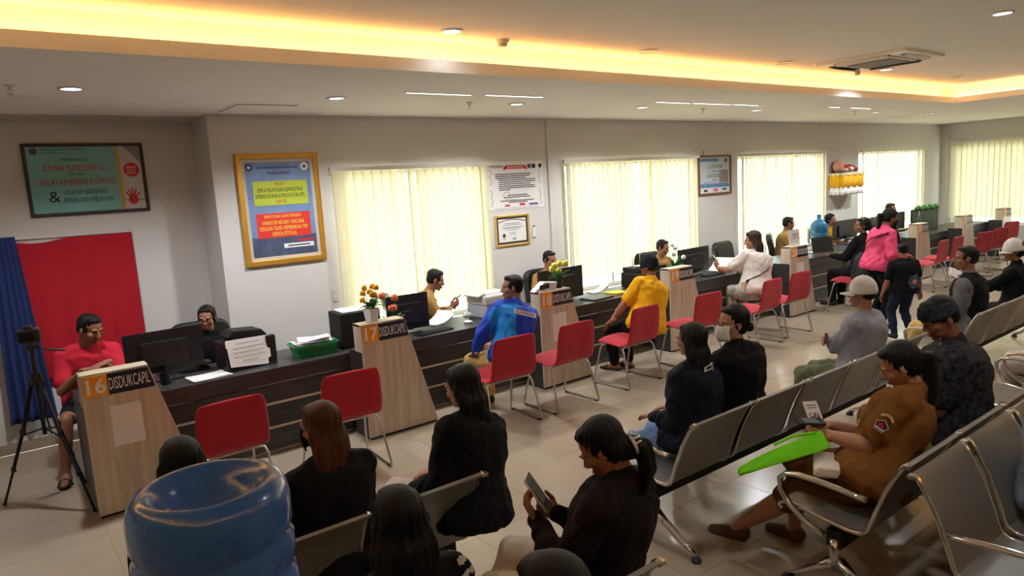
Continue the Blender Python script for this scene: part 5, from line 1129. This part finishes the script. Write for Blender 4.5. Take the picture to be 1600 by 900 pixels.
# ================================================================== HELD, WORN AND STANDING THINGS
def child_mesh(p, mb, name, m, **k): return mb.build(name, m, p['e'], **k)
def basis_box(mb, c, ax, ay, az, d):
    R = Matrix((ax, ay, az)).transposed(); mb.box(c, d, R); return mb
def cap(p, m, name='cap', brim=1, hole=False, low=.012, big=1.0, brimlen=.075):
    b = MB(); rings = []; h = p['hp']
    for k in range(8):
        a = math.radians(88 * k / 7); rings.append([h(.090 * big * math.cos(a) * math.cos(t), -.014 + .104 * big * math.cos(a) * math.sin(t), low + .012 + .118 * big * math.sin(a) * (1 - .0 * math.sin(t))) for t in [2 * PI * j / 24 for j in range(24)]])
    b.ring_loft([[h(.0905 * big * math.cos(t), -.014 + .1045 * big * math.sin(t), low - .012) for t in [2 * PI * j / 24 for j in range(24)]]] + rings)
    o = child_mesh(p, b, name, m, smooth='all')
    if brim:
        v = MB(); vs = []
        for j in range(11):
            t = math.radians(25 + 13 * j); 
            for q in (0, .5, 1): vs.append(h(.086 * big * math.cos(t) * (1 + .04 * q), -.014 + (.102 * big * math.sin(t)) + brimlen * q * math.sin(t) ** 1.5, low - .004 - .016 * q * (1 - .3 * math.sin(t)) - .012 * math.cos(t) ** 2))
        v.add(vs, [(j * 3 + i, j * 3 + i + 1, j * 3 + i + 4, j * 3 + i + 3) for j in range(10) for i in range(2)]); x = v.build('brim', m, o, smooth='all'); x.modifiers.new('s', 'SOLIDIFY').thickness = .004
    if hole:
        v = MB(); pts = [h(.089 * 1.012 * big * math.cos(t) * math.cos(math.radians(el)), -.014 + .104 * 1.012 * big * math.sin(t) * math.cos(math.radians(el)), low + .010 + .118 * big * math.sin(math.radians(el))) for t, el in [(math.radians(270 + 34 * math.cos(q)), 2 + 26 * max(0, math.sin(q))) for q in [PI * k / 14 for k in range(15)]]]
        v.add(pts, [tuple(range(15))]); v.build('strap_opening', hair_mat(), o)
    for k in range(1): child_mesh(p, MB().ell(h(0, -.014, low + .012 + .118 * big), (.008, .008, .005)), 'cap_button', m)
    return o
cap(PEOPLE['yellow'], cloth_mat('cap_black', (24, 30, 40)), brim=1, big=1.04)
cap(PEOPLE['greycap'], cloth_mat('cap_white', (226, 224, 220)), hole=True, big=1.06)
cap(PEOPLE['whitehat'], cloth_mat('cap_white', (226, 224, 220)), big=1.10, name='bucket_hat', brim=1, brimlen=.05)
# folded batik head cloth
p = PEOPLE['batik']; h = p['hp']; b = MB(); rings = []
for k in range(6):
    v = k / 5; rings.append([h((.092 - .010 * v) * math.cos(t), -.012 + (.106 - .012 * v) * math.sin(t), .018 + v * (.062 + .030 * max(0, math.sin(t - .6)))) for t in [2 * PI * j / 28 for j in range(28)]])
b.ring_loft(rings, cap=False); o = child_mesh(p, b, 'head_cloth', mat('headcloth_batik', (40, 46, 58), .8, vary=.8, vscale=45), smooth='all'); o.modifiers.new('s', 'SOLIDIFY').thickness = .006
MB().ell(h(-.02, .098, .075), (.03, .018, .034)).tube([h(-.02, .10, .075), h(-.05, .105, .13)], [.016, .006], 6).build('knot', mat('headcloth_batik', (40, 46, 58), .8), o, smooth='all')
# spectacles
p = PEOPLE['glasses']; h = p['hp']; b = MB()
for sx in (-1, 1):
    b.tube([h(sx * .033 + .024 * math.cos(t), .098, .002 + .017 * math.sin(t)) for t in [2 * PI * k / 14 for k in range(14)]], .0022, 5, closed=True); b.tube([h(sx * .057, .096, .006), h(sx * .074, .06, .006), h(sx * .082, -.01, .002)], .002, 5)
b.tube([h(-.009, .099, .004), h(.009, .099, .004)], .002, 5); child_mesh(p, b, 'spectacles', M['blackm'])
# hair clips and ear studs
p = PEOPLE['phone']; h = p['hp']; b = MB(); c = (0, -.125, -.052)
for sx in (-1, 1):
    b.tube([h(sx * .012, -.135, -.015), h(sx * .030, -.140, -.040), h(sx * .034, -.135, -.070), h(sx * .026, -.125, -.092)], .007, 6)
    for k in range(3): b.tube([h(sx * .030, -.140, -.034 - .022 * k), h(sx * .010, -.160, -.040 - .022 * k), h(0, -.165, -.045 - .022 * k)], .005, 6)
b.tube([h(-.02, -.140, -.012), h(.02, -.140, -.012)], .008, 6); child_mesh(p, b, 'claw_clip', M['plate'], smooth='all')
child_mesh(p, MB().ell(h(-.083, -.004, -.040), (.004, .004, .004)), 'ear_stud', M['chrome'])
p = PEOPLE['denim']; W3 = p['hp']; b = MB(); q = p['HC'] + V((-.03, -.160, -.165)) * p['s']
for a, c_ in (((-.045, 0, .012), (.045, 0, .022)), ((.03, 0, .03), (.052, 0, -.028)), ((-.03, 0, .012), (-.03, 0, -.014)), ((-.045, 0, -.014), (.035, 0, -.008)), ((-.045, 0, .012), (-.045, 0, -.014))): b.tube([q + V(a) * .95, q + V(c_) * .95], .0038, 6)
child_mesh(p, b, 'hair_clip', M['plate'])
p = PEOPLE['brown']; h = p['hp']; child_mesh(p, MB().ell(h(-.084, -.004, -.040), (.005, .005, .005)), 'ear_stud', M['chrome'])
b = MB()
for k in range(7): b.ell(h(-.045 + .008 * k, -.098 - .004 * k, .030 - .012 * k), (.0045,) * 3, nu=7, nv=5)
child_mesh(p, b, 'pearl_pins', M['plate'])
# sleeve badge and arc label on the brown uniform
S, E_, W_, hh_, mb_ = p['arms'][False]; ax = (E_ - S).normalized(); outv = V((-1, -.15, .25)); outv = (outv - ax * outv.dot(ax)).normalized(); sdv = ax.cross(outv).normalized(); ctr = S.lerp(E_, .52) + outv * (.074 * p['s'] * 1.0 + .016)
def plate_on(pp, c, u_, v_, n_, poly, m, name, t=.003, parent=None):
    b = MB(); k = len(poly); vs = [c + u_ * x + v_ * y for x, y in poly] + [c + u_ * x + v_ * y + n_ * t for x, y in poly]
    b.add(vs, [tuple(range(k)), tuple(range(2 * k - 1, k - 1, -1))] + [(i, i + k, (i + 1) % k + k, (i + 1) % k) for i in range(k)]); return b.build(name, m, parent or pp['e'])
pent = [(.036 * math.cos(math.radians(90 + 72 * k)), .036 * math.sin(math.radians(90 + 72 * k))) for k in range(5)]
bd = plate_on(p, ctr, sdv, -ax, outv, pent, mat('badge_cream', (214, 190, 140), .7), 'sleeve_badge'); bd['label'] = 'five sided embroidered sleeve badge'
plate_on(p, ctr + outv * .003, sdv, -ax, outv, [(x * .86, y * .86) for x, y in pent], mat('badge_navy', (34, 38, 92), .7), 'badge_field', .001, bd)
plate_on(p, ctr + outv * .004, sdv, -ax, outv, [(-.016, -.004), (0, .016), (.018, .006), (.006, -.012)], M['inkred'], 'badge_mark', .001, bd); plate_on(p, ctr + outv * .004, sdv, -ax, outv, [(-.018, -.020), (.018, -.020), (.024, -.010), (.0, -.014), (-.024, -.010)], M['white'], 'badge_ribbon', .001, bd)
plate_on(p, ctr - ax * .056 + outv * -.004, sdv, -ax, outv, [(.042 * math.cos(math.radians(150 - 12 * k)), .042 * math.sin(math.radians(150 - 12 * k)) - .03) for k in range(11)] + [(.030 * math.cos(math.radians(30 + 12 * k)), .030 * math.sin(math.radians(30 + 12 * k)) - .03) for k in range(11)], mat('badge_cream', (214, 190, 140), .7), 'arc_label')
# white name band on the blue jacket, print on the boy's shirt, white piping on the track jacket
p = PEOPLE['blue']; rx_, fy_ = p['frame'](.80); c = p['spine'](.80) - fy_ * (.116 * p['s'] + .056); upn = (p['N'] - p['P']).normalized()
plate_on(p, c - rx_ * .0, rx_, upn, -fy_, [(-.13, -.022), (.13, -.022), (.13, .022), (-.13, .022)], M['white'], 'name_band')
me = text_mesh('KLUNGKUNG', .21, .028); me.materials.clear(); me.materials.append(M['ink']); o = link('lettering', me, p['e']); o.matrix_local = Matrix.Translation(c - fy_ * .0035) @ Matrix((rx_, fy_, upn)).transposed().to_4x4()
p = PEOPLE['boy']; rx_, fy_ = p['frame'](.35); c = p['spine'](.28) - fy_ * (.120 * p['s'] * 1.2 + .040) + rx_ * .05; upn = V((0, 0, 1))
pr = plate_on(p, c, rx_, upn, -fy_, [(.075 * math.cos(2 * PI * k / 14) * (1 + .15 * math.sin(3 * k)), .085 * math.sin(2 * PI * k / 14) * (1 + .1 * math.cos(2 * k))) for k in range(14)], mat('shirt_print', (70, 78, 106), .8, vary=.9, vscale=40), 'shirt_print')
plate_on(p, c - fy_ * .003, rx_, upn, -fy_, [(.03 * math.cos(2 * PI * k / 10), .032 * math.sin(2 * PI * k / 10)) for k in range(10)], mat('print_patch', (190, 130, 110), .8, vary=.5, vscale=40), 'print_patch', .001, pr)
p = PEOPLE['masked']; S, E_, W_, hh_, mb_ = p['arms'][False]; rx_, fy_ = p['frame'](1); child_mesh(p, MB().tube([p['N'] - rx_ * .075 - fy_ * .055 + V((0, 0, -.012)), S.lerp(p['N'], .3) - fy_ * .085 + V((0, 0, .02)), S.lerp(E_, .30) - fy_ * .070, S.lerp(E_, .6) - fy_ * .066], .0032, 5), 'piping', M['white'])

def oriented(name, label, cat, c, up_, nrm, group=None):
    """an Empty whose local Z is up_ and whose local -Y looks along nrm"""
    e = link(name, None); e.empty_display_size = .05; y = -V(nrm).normalized(); z = V(up_); z = (z - y * z.dot(y)).normalized(); x = y.cross(z)
    e.matrix_world = Matrix.Translation(c) @ Matrix((x, y, z)).transposed().to_4x4(); return tag(e, label, cat, group)
def phone(c, up_, nrm, label, w=.074, h=.158, case=None, lit=True):
    e = oriented('mobile_phone', label, 'phone', c, up_, nrm); MB().prism(rrect(w, h, .010, 4), -.004, .005).build('phone_case', case or M['plate'], e, bevel=.002)
    MB().prism(rrect(w - .007, h - .007, .008, 4), -.0052, -.004).build('phone_screen', M['screen'], e)
    if lit: MB().prism(rrect(w * .75, h * .55, .004, 3), -.0056, -.0052).build('screen_image', emit('dim_screen', (60, 66, 64), .12), e)
    return e
def px_ray(x, y, d):
    """a place at pixel (x, y) of the photograph, d metres deep"""
    return V((0, 0, CAM_H)) + (fw + r2 * ((x - 800) / 1085) - u2 * ((y - 450) / 1085)) * d
def hand_w(k, s_): q = PEOPLE[k]; return q['world'](q['hand'][s_])
def face_w(k): q = PEOPLE[k]; return q['world'](q['hp'](0, .09, .0))
c = (hand_w('phone', 'L') + hand_w('phone', 'R')) / 2 + V((0, 0, .055)); f = face_w('phone'); phone(c, (-.35, .25, 1), (f - c).normalized() + V((.2, -.5, .2)), 'white edged phone held by the woman with the claw clip', .078, .165)
c = hand_w('clerk_phone', 'R') + V((0, 0, .05)); phone(c, (.3, -.2, 1), face_w('clerk_phone') - c, 'phone held up by the khaki clerk at the counter', case=M['black'])
c = hand_w('white', 'L') + V((0, 0, .05)); phone(c, (-.1, .1, 1), face_w('white') - c, 'dark phone held by the long haired woman in white', case=M['black'])
c = hand_w('brown', 'L') + V((-.05, .03, .03)); phone(c, (-.8, .5, .25), V((0, -.2, 1)), 'dark phone lying in the hand of the woman in brown uniform', case=M['black'])
# lime bag, ticket, white handbag
p = PEOPLE['brown']; A0 = V((3.47, 1.88, .755)); B0 = V((3.04, 2.11, .60)); d_ = (B0 - A0); d_.z = 0; d_ = d_.normalized(); s_ = V((d_.y, -d_.x, 0))
e = thing('folded_bag', 'lime green folded cloth bag lying on the lap of the woman in brown', 'bag', A0); lime = cloth_mat('lime', (126, 232, 30), .8, .2)
b = MB(); vs = []; L_ = .48
for i in range(9):
    t = i / 8; w0 = .10 * (1 - .62 * t ** 2); z0 = -.02 - .10 * t - .05 * t * t
    for j, u_ in enumerate((-1, -.5, 0, .5, 1)): q = d_ * (L_ * t) + s_ * (w0 * u_) + V((0, 0, z0 + .022 * math.cos(u_ * 3.2 + t * 2) + (.03 if j == 2 else 0) * (1 - t))); vs.append(q)
b.add(vs, [(i * 5 + j, i * 5 + j + 1, i * 5 + j + 6, i * 5 + j + 5) for i in range(8) for j in range(4)]); o = b.build('bag_cloth', lime, e, smooth='all'); o.modifiers.new('s', 'SOLIDIFY').thickness = .016; o.modifiers.new('ss', 'SUBSURF').levels = 1
b = MB().tube([d_ * (L_ * .55) + V((0, 0, -.05)) + s_ * .03, d_ * (L_ * .35) + V((0, 0, .0)), d_ * (L_ * .1) + V((0, 0, .012)) - s_ * .02], .008, 6).build('bag_handle', lime, e)
c = hand_w('brown', 'R') + V((.06, .06, .07)); e = oriented('queue_ticket', 'white queue ticket in the hand of the woman in brown', 'ticket', c, (.3, .6, .8), (-.2, -.8, .6)); MB().bb((-.05, -.001, -.055), (.05, .001, .055)).build('ticket_paper', M['paper'], e); text(e, 'C46', (0, -.001, -.025), .07, .026, M['ink']); lines(e, [(-.035, .035, .03, .006), (-.03, .03, .015, .005)], -.001, M['inkgrey'])
c = V((3.36, 1.80, .60)); e = thing('handbag', 'small white handbag on the lap of the woman in brown', 'bag', c, math.radians(30)); wb = mat('white_leather', (226, 220, 208), .5); MB().bb((-.12, -.06, 0), (.12, .06, .05)).build('bag_body', wb, e, bevel=.018, seg=3); MB().bb((-.118, -.066, .02), (.118, .04, .057)).build('flap', wb, e, bevel=.012, seg=3)
Rinv = Matrix.Rotation(math.radians(-30), 3, 'Z'); qs = []
for a_ in (150, 180, 215, 250, 280): qs.append(p['world'](p['spine'](.16) + V((.232 * math.cos(math.radians(a_)), .195 * math.sin(math.radians(a_)), .0))) - c)
MB().tube([V((-.10, -.02, .045))] + [Rinv @ q for q in qs], .008, 6, flat=(1.2, .5)).build('strap', wb, e)
# long haired woman's shoulder bag with black strap
p = PEOPLE['white']; rx_, fy_ = p['frame'](.6); pts = []
for t, a_, rr in ((.93, 70, .06), (.90, 20, .13), (.72, -40, .175), (.5, -80, .18), (.3, -120, .19), (.15, -160, .225)): rx_, fy_ = p['frame'](t); pts.append(p['spine'](t) + rx_ * rr * 1.18 * math.cos(math.radians(a_)) + fy_ * rr * 1.02 * math.sin(math.radians(a_)))
bag0 = pts[-1]; e = thing('shoulder_bag', 'small cream shoulder bag with black strap worn by the woman in white', 'bag', p['world'](bag0)); R3 = p['R3']
MB().tube([R3 @ (q - bag0) for q in pts], .011, 6, flat=(1.3, .45)).build('strap', M['blackm'], e); MB().bb((-.07, -.02, -.15), (.07, .05, .0)).build('bag_body', mat('cream_leather', (206, 190, 168), .6), e, bevel=.015, seg=3); MB().bb((-.03, -.022, -.03), (.03, -.018, .02)).build('clasp', M['blackm'], e)
# crossbody strap of the woman in pink
p = PEOPLE['pink']; pts = []
for t, a_, rr in ((.95, 30, .10), (.90, -20, .155), (.72, -70, .155), (.5, -110, .15), (.30, -150, .17), (.2, 180, .19), (.30, 130, .165), (.55, 90, .165), (.8, 60, .15), (.93, 40, .12)): rx_, fy_ = p['frame'](t); pts.append(p['spine'](t) + rx_ * (rr + .030) * 1.16 * math.cos(math.radians(a_)) + fy_ * (rr + .034) * 1.06 * math.sin(math.radians(a_)))
child_mesh(p, MB().tube(pts, .014, 6, flat=(.5, 1.3), closed=True), 'crossbody_strap', M['blackm'])
# backpack hung behind the customer in black
e = thing('backpack', 'black backpack with pale zip pulls hanging behind the customer in black', 'backpack', (10.16, 4.86, .40), math.radians(-6)); bp = mat('black_nylon', (24, 25, 25), .7, bump=.3, bscale=200)
b = MB(); rings = []
for z, w, d in ((0, .17, .10), (.04, .21, .14), (.18, .225, .155), (.34, .215, .14), (.46, .17, .11), (.53, .10, .07)): rings.append([(w * math.copysign(abs(math.cos(t)) ** .6, math.cos(t)), -.02 + d * math.copysign(abs(math.sin(t)) ** .6, math.sin(t)), z) for t in [2 * PI * k / 20 for k in range(20)]])
b.ring_loft(rings).build('main_compartment', bp, e, smooth='all'); b = MB(); rings = []
for z, w, d in ((.03, .15, .03), (.06, .175, .05), (.22, .17, .05), (.27, .14, .03)): rings.append([(w * math.copysign(abs(math.cos(t)) ** .5, math.cos(t)), -.16 + d * math.copysign(abs(math.sin(t)) ** .5, math.sin(t)), z) for t in [2 * PI * k / 16 for k in range(16)]])
b.ring_loft(rings).build('front_pocket', bp, e, smooth='all')
for x, z in ((-.12, .30), (-.05, .46)): MB().tube([(x, -.175, z), (x + .015, -.19, z - .08)], .006, 5).build('zip_pull', mat('lime_pull', (190, 214, 80), .6), e)
for a_ in (40, 140): MB().tube([(.02 - .03 * math.cos(math.radians(a_)), -.212, .16 - .03), (.02 + .03 * math.cos(math.radians(a_)), -.212, .16 + .03)], .004, 5).build('logo_mark', M['inkgrey'], e)
MB().tube([(-.05, .02, .52), (-.04, .02, .57), (.04, .02, .57), (.05, .02, .52)], .01, 6).build('grab_handle', bp, e)
for sx in (-1, 1): MB().tube([(sx * .08, .09, .50), (sx * .11, .15, .40), (sx * .12, .15, .2), (sx * .14, .10, .05)], .018, 6, flat=(.4, 1.2)).build('shoulder_strap', bp, e)
# paper in the hands of the person in the white hat
c = hand_w('whitehat', 'L') + V((0, .02, .03)); e = oriented('folded_paper', 'folded white paper held by the person in the white hat', 'paper', c, (-.5, .6, .6), (-.2, -.6, .7)); MB().bb((-.07, -.001, -.10), (.07, .001, .10)).build('paper_leaf', M['paper'], e); lines(e, [(-.05, .05, .06 - .02 * k, .004) for k in range(6)], -.001, M['inkgrey'])

# ---- camera on its tripod at the photo corner
e = thing('camera_tripod', 'black camera tripod with spread legs beside podium 16', 'tripod', (.20, 6.13, 0)); ap = V((0, 0, .98))
for fx, fy in ((-.31, .26), (.21, -.39), (.22, .30)):
    ft = V((fx, fy, .012)); m1 = ap.lerp(ft, .42); m2 = ap.lerp(ft, .72); L_ = MB(); L_.tube([ap + V((fx, fy, 0)).normalized() * .03, m1], .015, 8); L_.tube([m1, m2], .012, 8); L_.tube([m2, ft], .009, 8); l = L_.build('leg', M['blackm'], e)
    MB().cyl(m1 - V((0, 0, .02)), m1 + V((0, 0, .02)), .02, n=10).cyl(m2 - V((0, 0, .018)), m2 + V((0, 0, .018)), .017, n=10).build('leg_lock', M['black'], l); MB().ell(ft, (.014, .014, .012), nu=10, nv=6).build('rubber_foot', M['blackm'], l)
    MB().tube([V((0, 0, .60)), ap.lerp(ft, .45)], .006, 6).build('brace', M['blackm'], e)
MB().cyl((0, 0, .55), (0, 0, 1.20), .014, n=12).build('centre_column', M['blackm'], e); MB().cyl((0, 0, .93), (0, 0, 1.02), .038, n=14).build('spider', M['black'], e); MB().box((0, 0, 1.225), (.07, .09, .05)).build('pan_head', M['black'], e, bevel=.006); MB().tube([(0, .03, 1.22), (.10, -.06, 1.19), (.20, -.10, 1.17)], .008, 6).build('pan_handle', M['black'], e)
MB().tube([(.03, -.03, 1.15), (.05, -.05, 1.0), (.02, -.05, .72), (.04, -.03, .55)], .012, 6, flat=(.5, 1.5)).build('hanging_strap', M['blackm'], e)
e = thing('camera', 'black digital camera mounted on the tripod', 'camera', (.20, 6.13, 1.252), math.radians(-10)); MB().prism(rrect(.14, .095, .015, 3, 0, .05), -.035, .035).build('camera_body', M['black'], e, bevel=.008); MB().prism([(-.03, .095), (.03, .095), (.02, .125), (-.02, .125)], -.03, .04).build('viewfinder_hump', M['black'], e, bevel=.005); MB().cyl((0, .035, .045), (0, .12, .045), .036, .038, 20).build('lens', M['blackm'], e, smooth=True); MB().bb((-.045, -.038, .015), (.035, -.035, .075)).build('rear_screen', M['screen'], e); MB().lathe([(.002, .107), (.014, .107), (.014, .095), (.002, .095)], (.048, 0, 0), 12).build('mode_dial', M['tube'], e)

# ---- water bottle upside down on its dispenser, close to the camera
BX, BY, BT = .260, 1.260, 1.690
e = thing('water_bottle', 'large blue translucent water bottle upside down in the foreground', 'bottle', (BX, BY, BT)); plastic = mat('blue_water_bottle', (48, 112, 214), .2, trans=.12, bump=.08, bscale=140, coat=.6, vary=.08, vscale=30)
prof = [(.002, -.062), (.040, -.060), (.066, -.050), (.082, -.028), (.094, -.006), (.108, .0), (.121, -.006), (.131, -.022), (.135, -.045), (.135, -.085), (.131, -.094), (.129, -.102), (.131, -.110), (.135, -.118), (.135, -.150), (.130, -.158), (.127, -.168), (.130, -.178), (.135, -.186), (.135, -.30), (.128, -.33), (.10, -.365), (.05, -.385), (.030, -.392), (.029, -.43), (.002, -.43)]
MB().lathe(prof, n=48).build('bottle_shell', plastic, e, smooth='all')
MB().lathe([(.002, -.115), (.128, -.115), (.129, -.15), (.124, -.168), (.129, -.19), (.129, -.30), (.120, -.335), (.05, -.375), (.024, -.395), (.002, -.42)], n=40).build('water', mat('bottled_water', (30, 84, 160), .05, trans=.6), e, smooth=True)
MB().tube([(.072 * math.cos(t), .072 * math.sin(t), -.024) for t in [math.radians(190 + 12 * k) for k in range(8)]], .004, 6).build('moulded_ridge', mat('pale_moulding', (196, 190, 190), .3), e, smooth='all')
# short spiral sticker wrapped on the shell
b = MB(); vs = []
for k in range(15):
    t = math.radians(196 + 5.2 * k)
    for z in (-.125, -.148) : vs.append((.1365 * math.cos(t), .1365 * math.sin(t), z))
b.add(vs, [(2 * k, 2 * k + 1, 2 * k + 3, 2 * k + 2) for k in range(14)]); b.build('shell_band', mat('pale_blue_band', (150, 180, 206), .3), e)
e = thing('water_dispenser', 'tall white water dispenser holding up the blue bottle', 'dispenser', (BX, BY, 0)); zt2 = BT - .375
MB().bb((-.16, -.17, .03), (.16, .17, zt2 - .06)).build('cabinet', M['plate'], e, bevel=.02, seg=3); MB().lathe([(.06, zt2 - .02), (.10, zt2 - .005), (.13, zt2 - .03), (.145, zt2 - .06), (.03, zt2 - .06)], n=32).build('collar', M['plate'], e, smooth=True)
for sx, c_ in ((-1, (200, 40, 40)), (1, (40, 80, 200))): t_ = MB().cyl((sx * .06, .17, zt2 - .30), (sx * .06, .215, zt2 - .30), .014, n=10).build('tap', mat('tap_%d' % c_[0], c_, .4), e); MB().bb((sx * .06 - .012, .20, zt2 - .29), (sx * .06 + .012, .225, zt2 - .25)).build('tap_lever', M['plate'], t_)
MB().bb((-.12, .17, zt2 - .46), (.12, .25, zt2 - .44)).build('drip_tray', M['beige'], e, bevel=.004); MB().bb((-.14, -.15, 0), (.14, .15, .03)).build('foot_base', M['blackm'], e)

# chairs under the clerks and under the man in red
for k, lab in (('glasses', 'black office chair under the woman in glasses'), ('clerk_phone', 'black office chair under the clerk reading a phone'), ('clerk_18', 'black office chair under the clerk behind podium 18'), ('clerk_19', 'black office chair under the clerk behind the low printer'), ('clerk_20', 'black office chair under the profile clerk behind podium 20'), ('clerk_w', 'dark office chair under the woman in the mustard top'), ('clerk_far', 'black office chair under the farthest clerk')):
    q = PEOPLE[k]['e']; dup(och, (q.location.x, min(q.location.y, 6.74), 0), q.rotation_euler.z, lab)
q = PEOPLE['red']['e']; dup(ch0, (q.location.x, q.location.y - .02, 0), q.rotation_euler.z, 'red visitor chair under the man in the red tee')
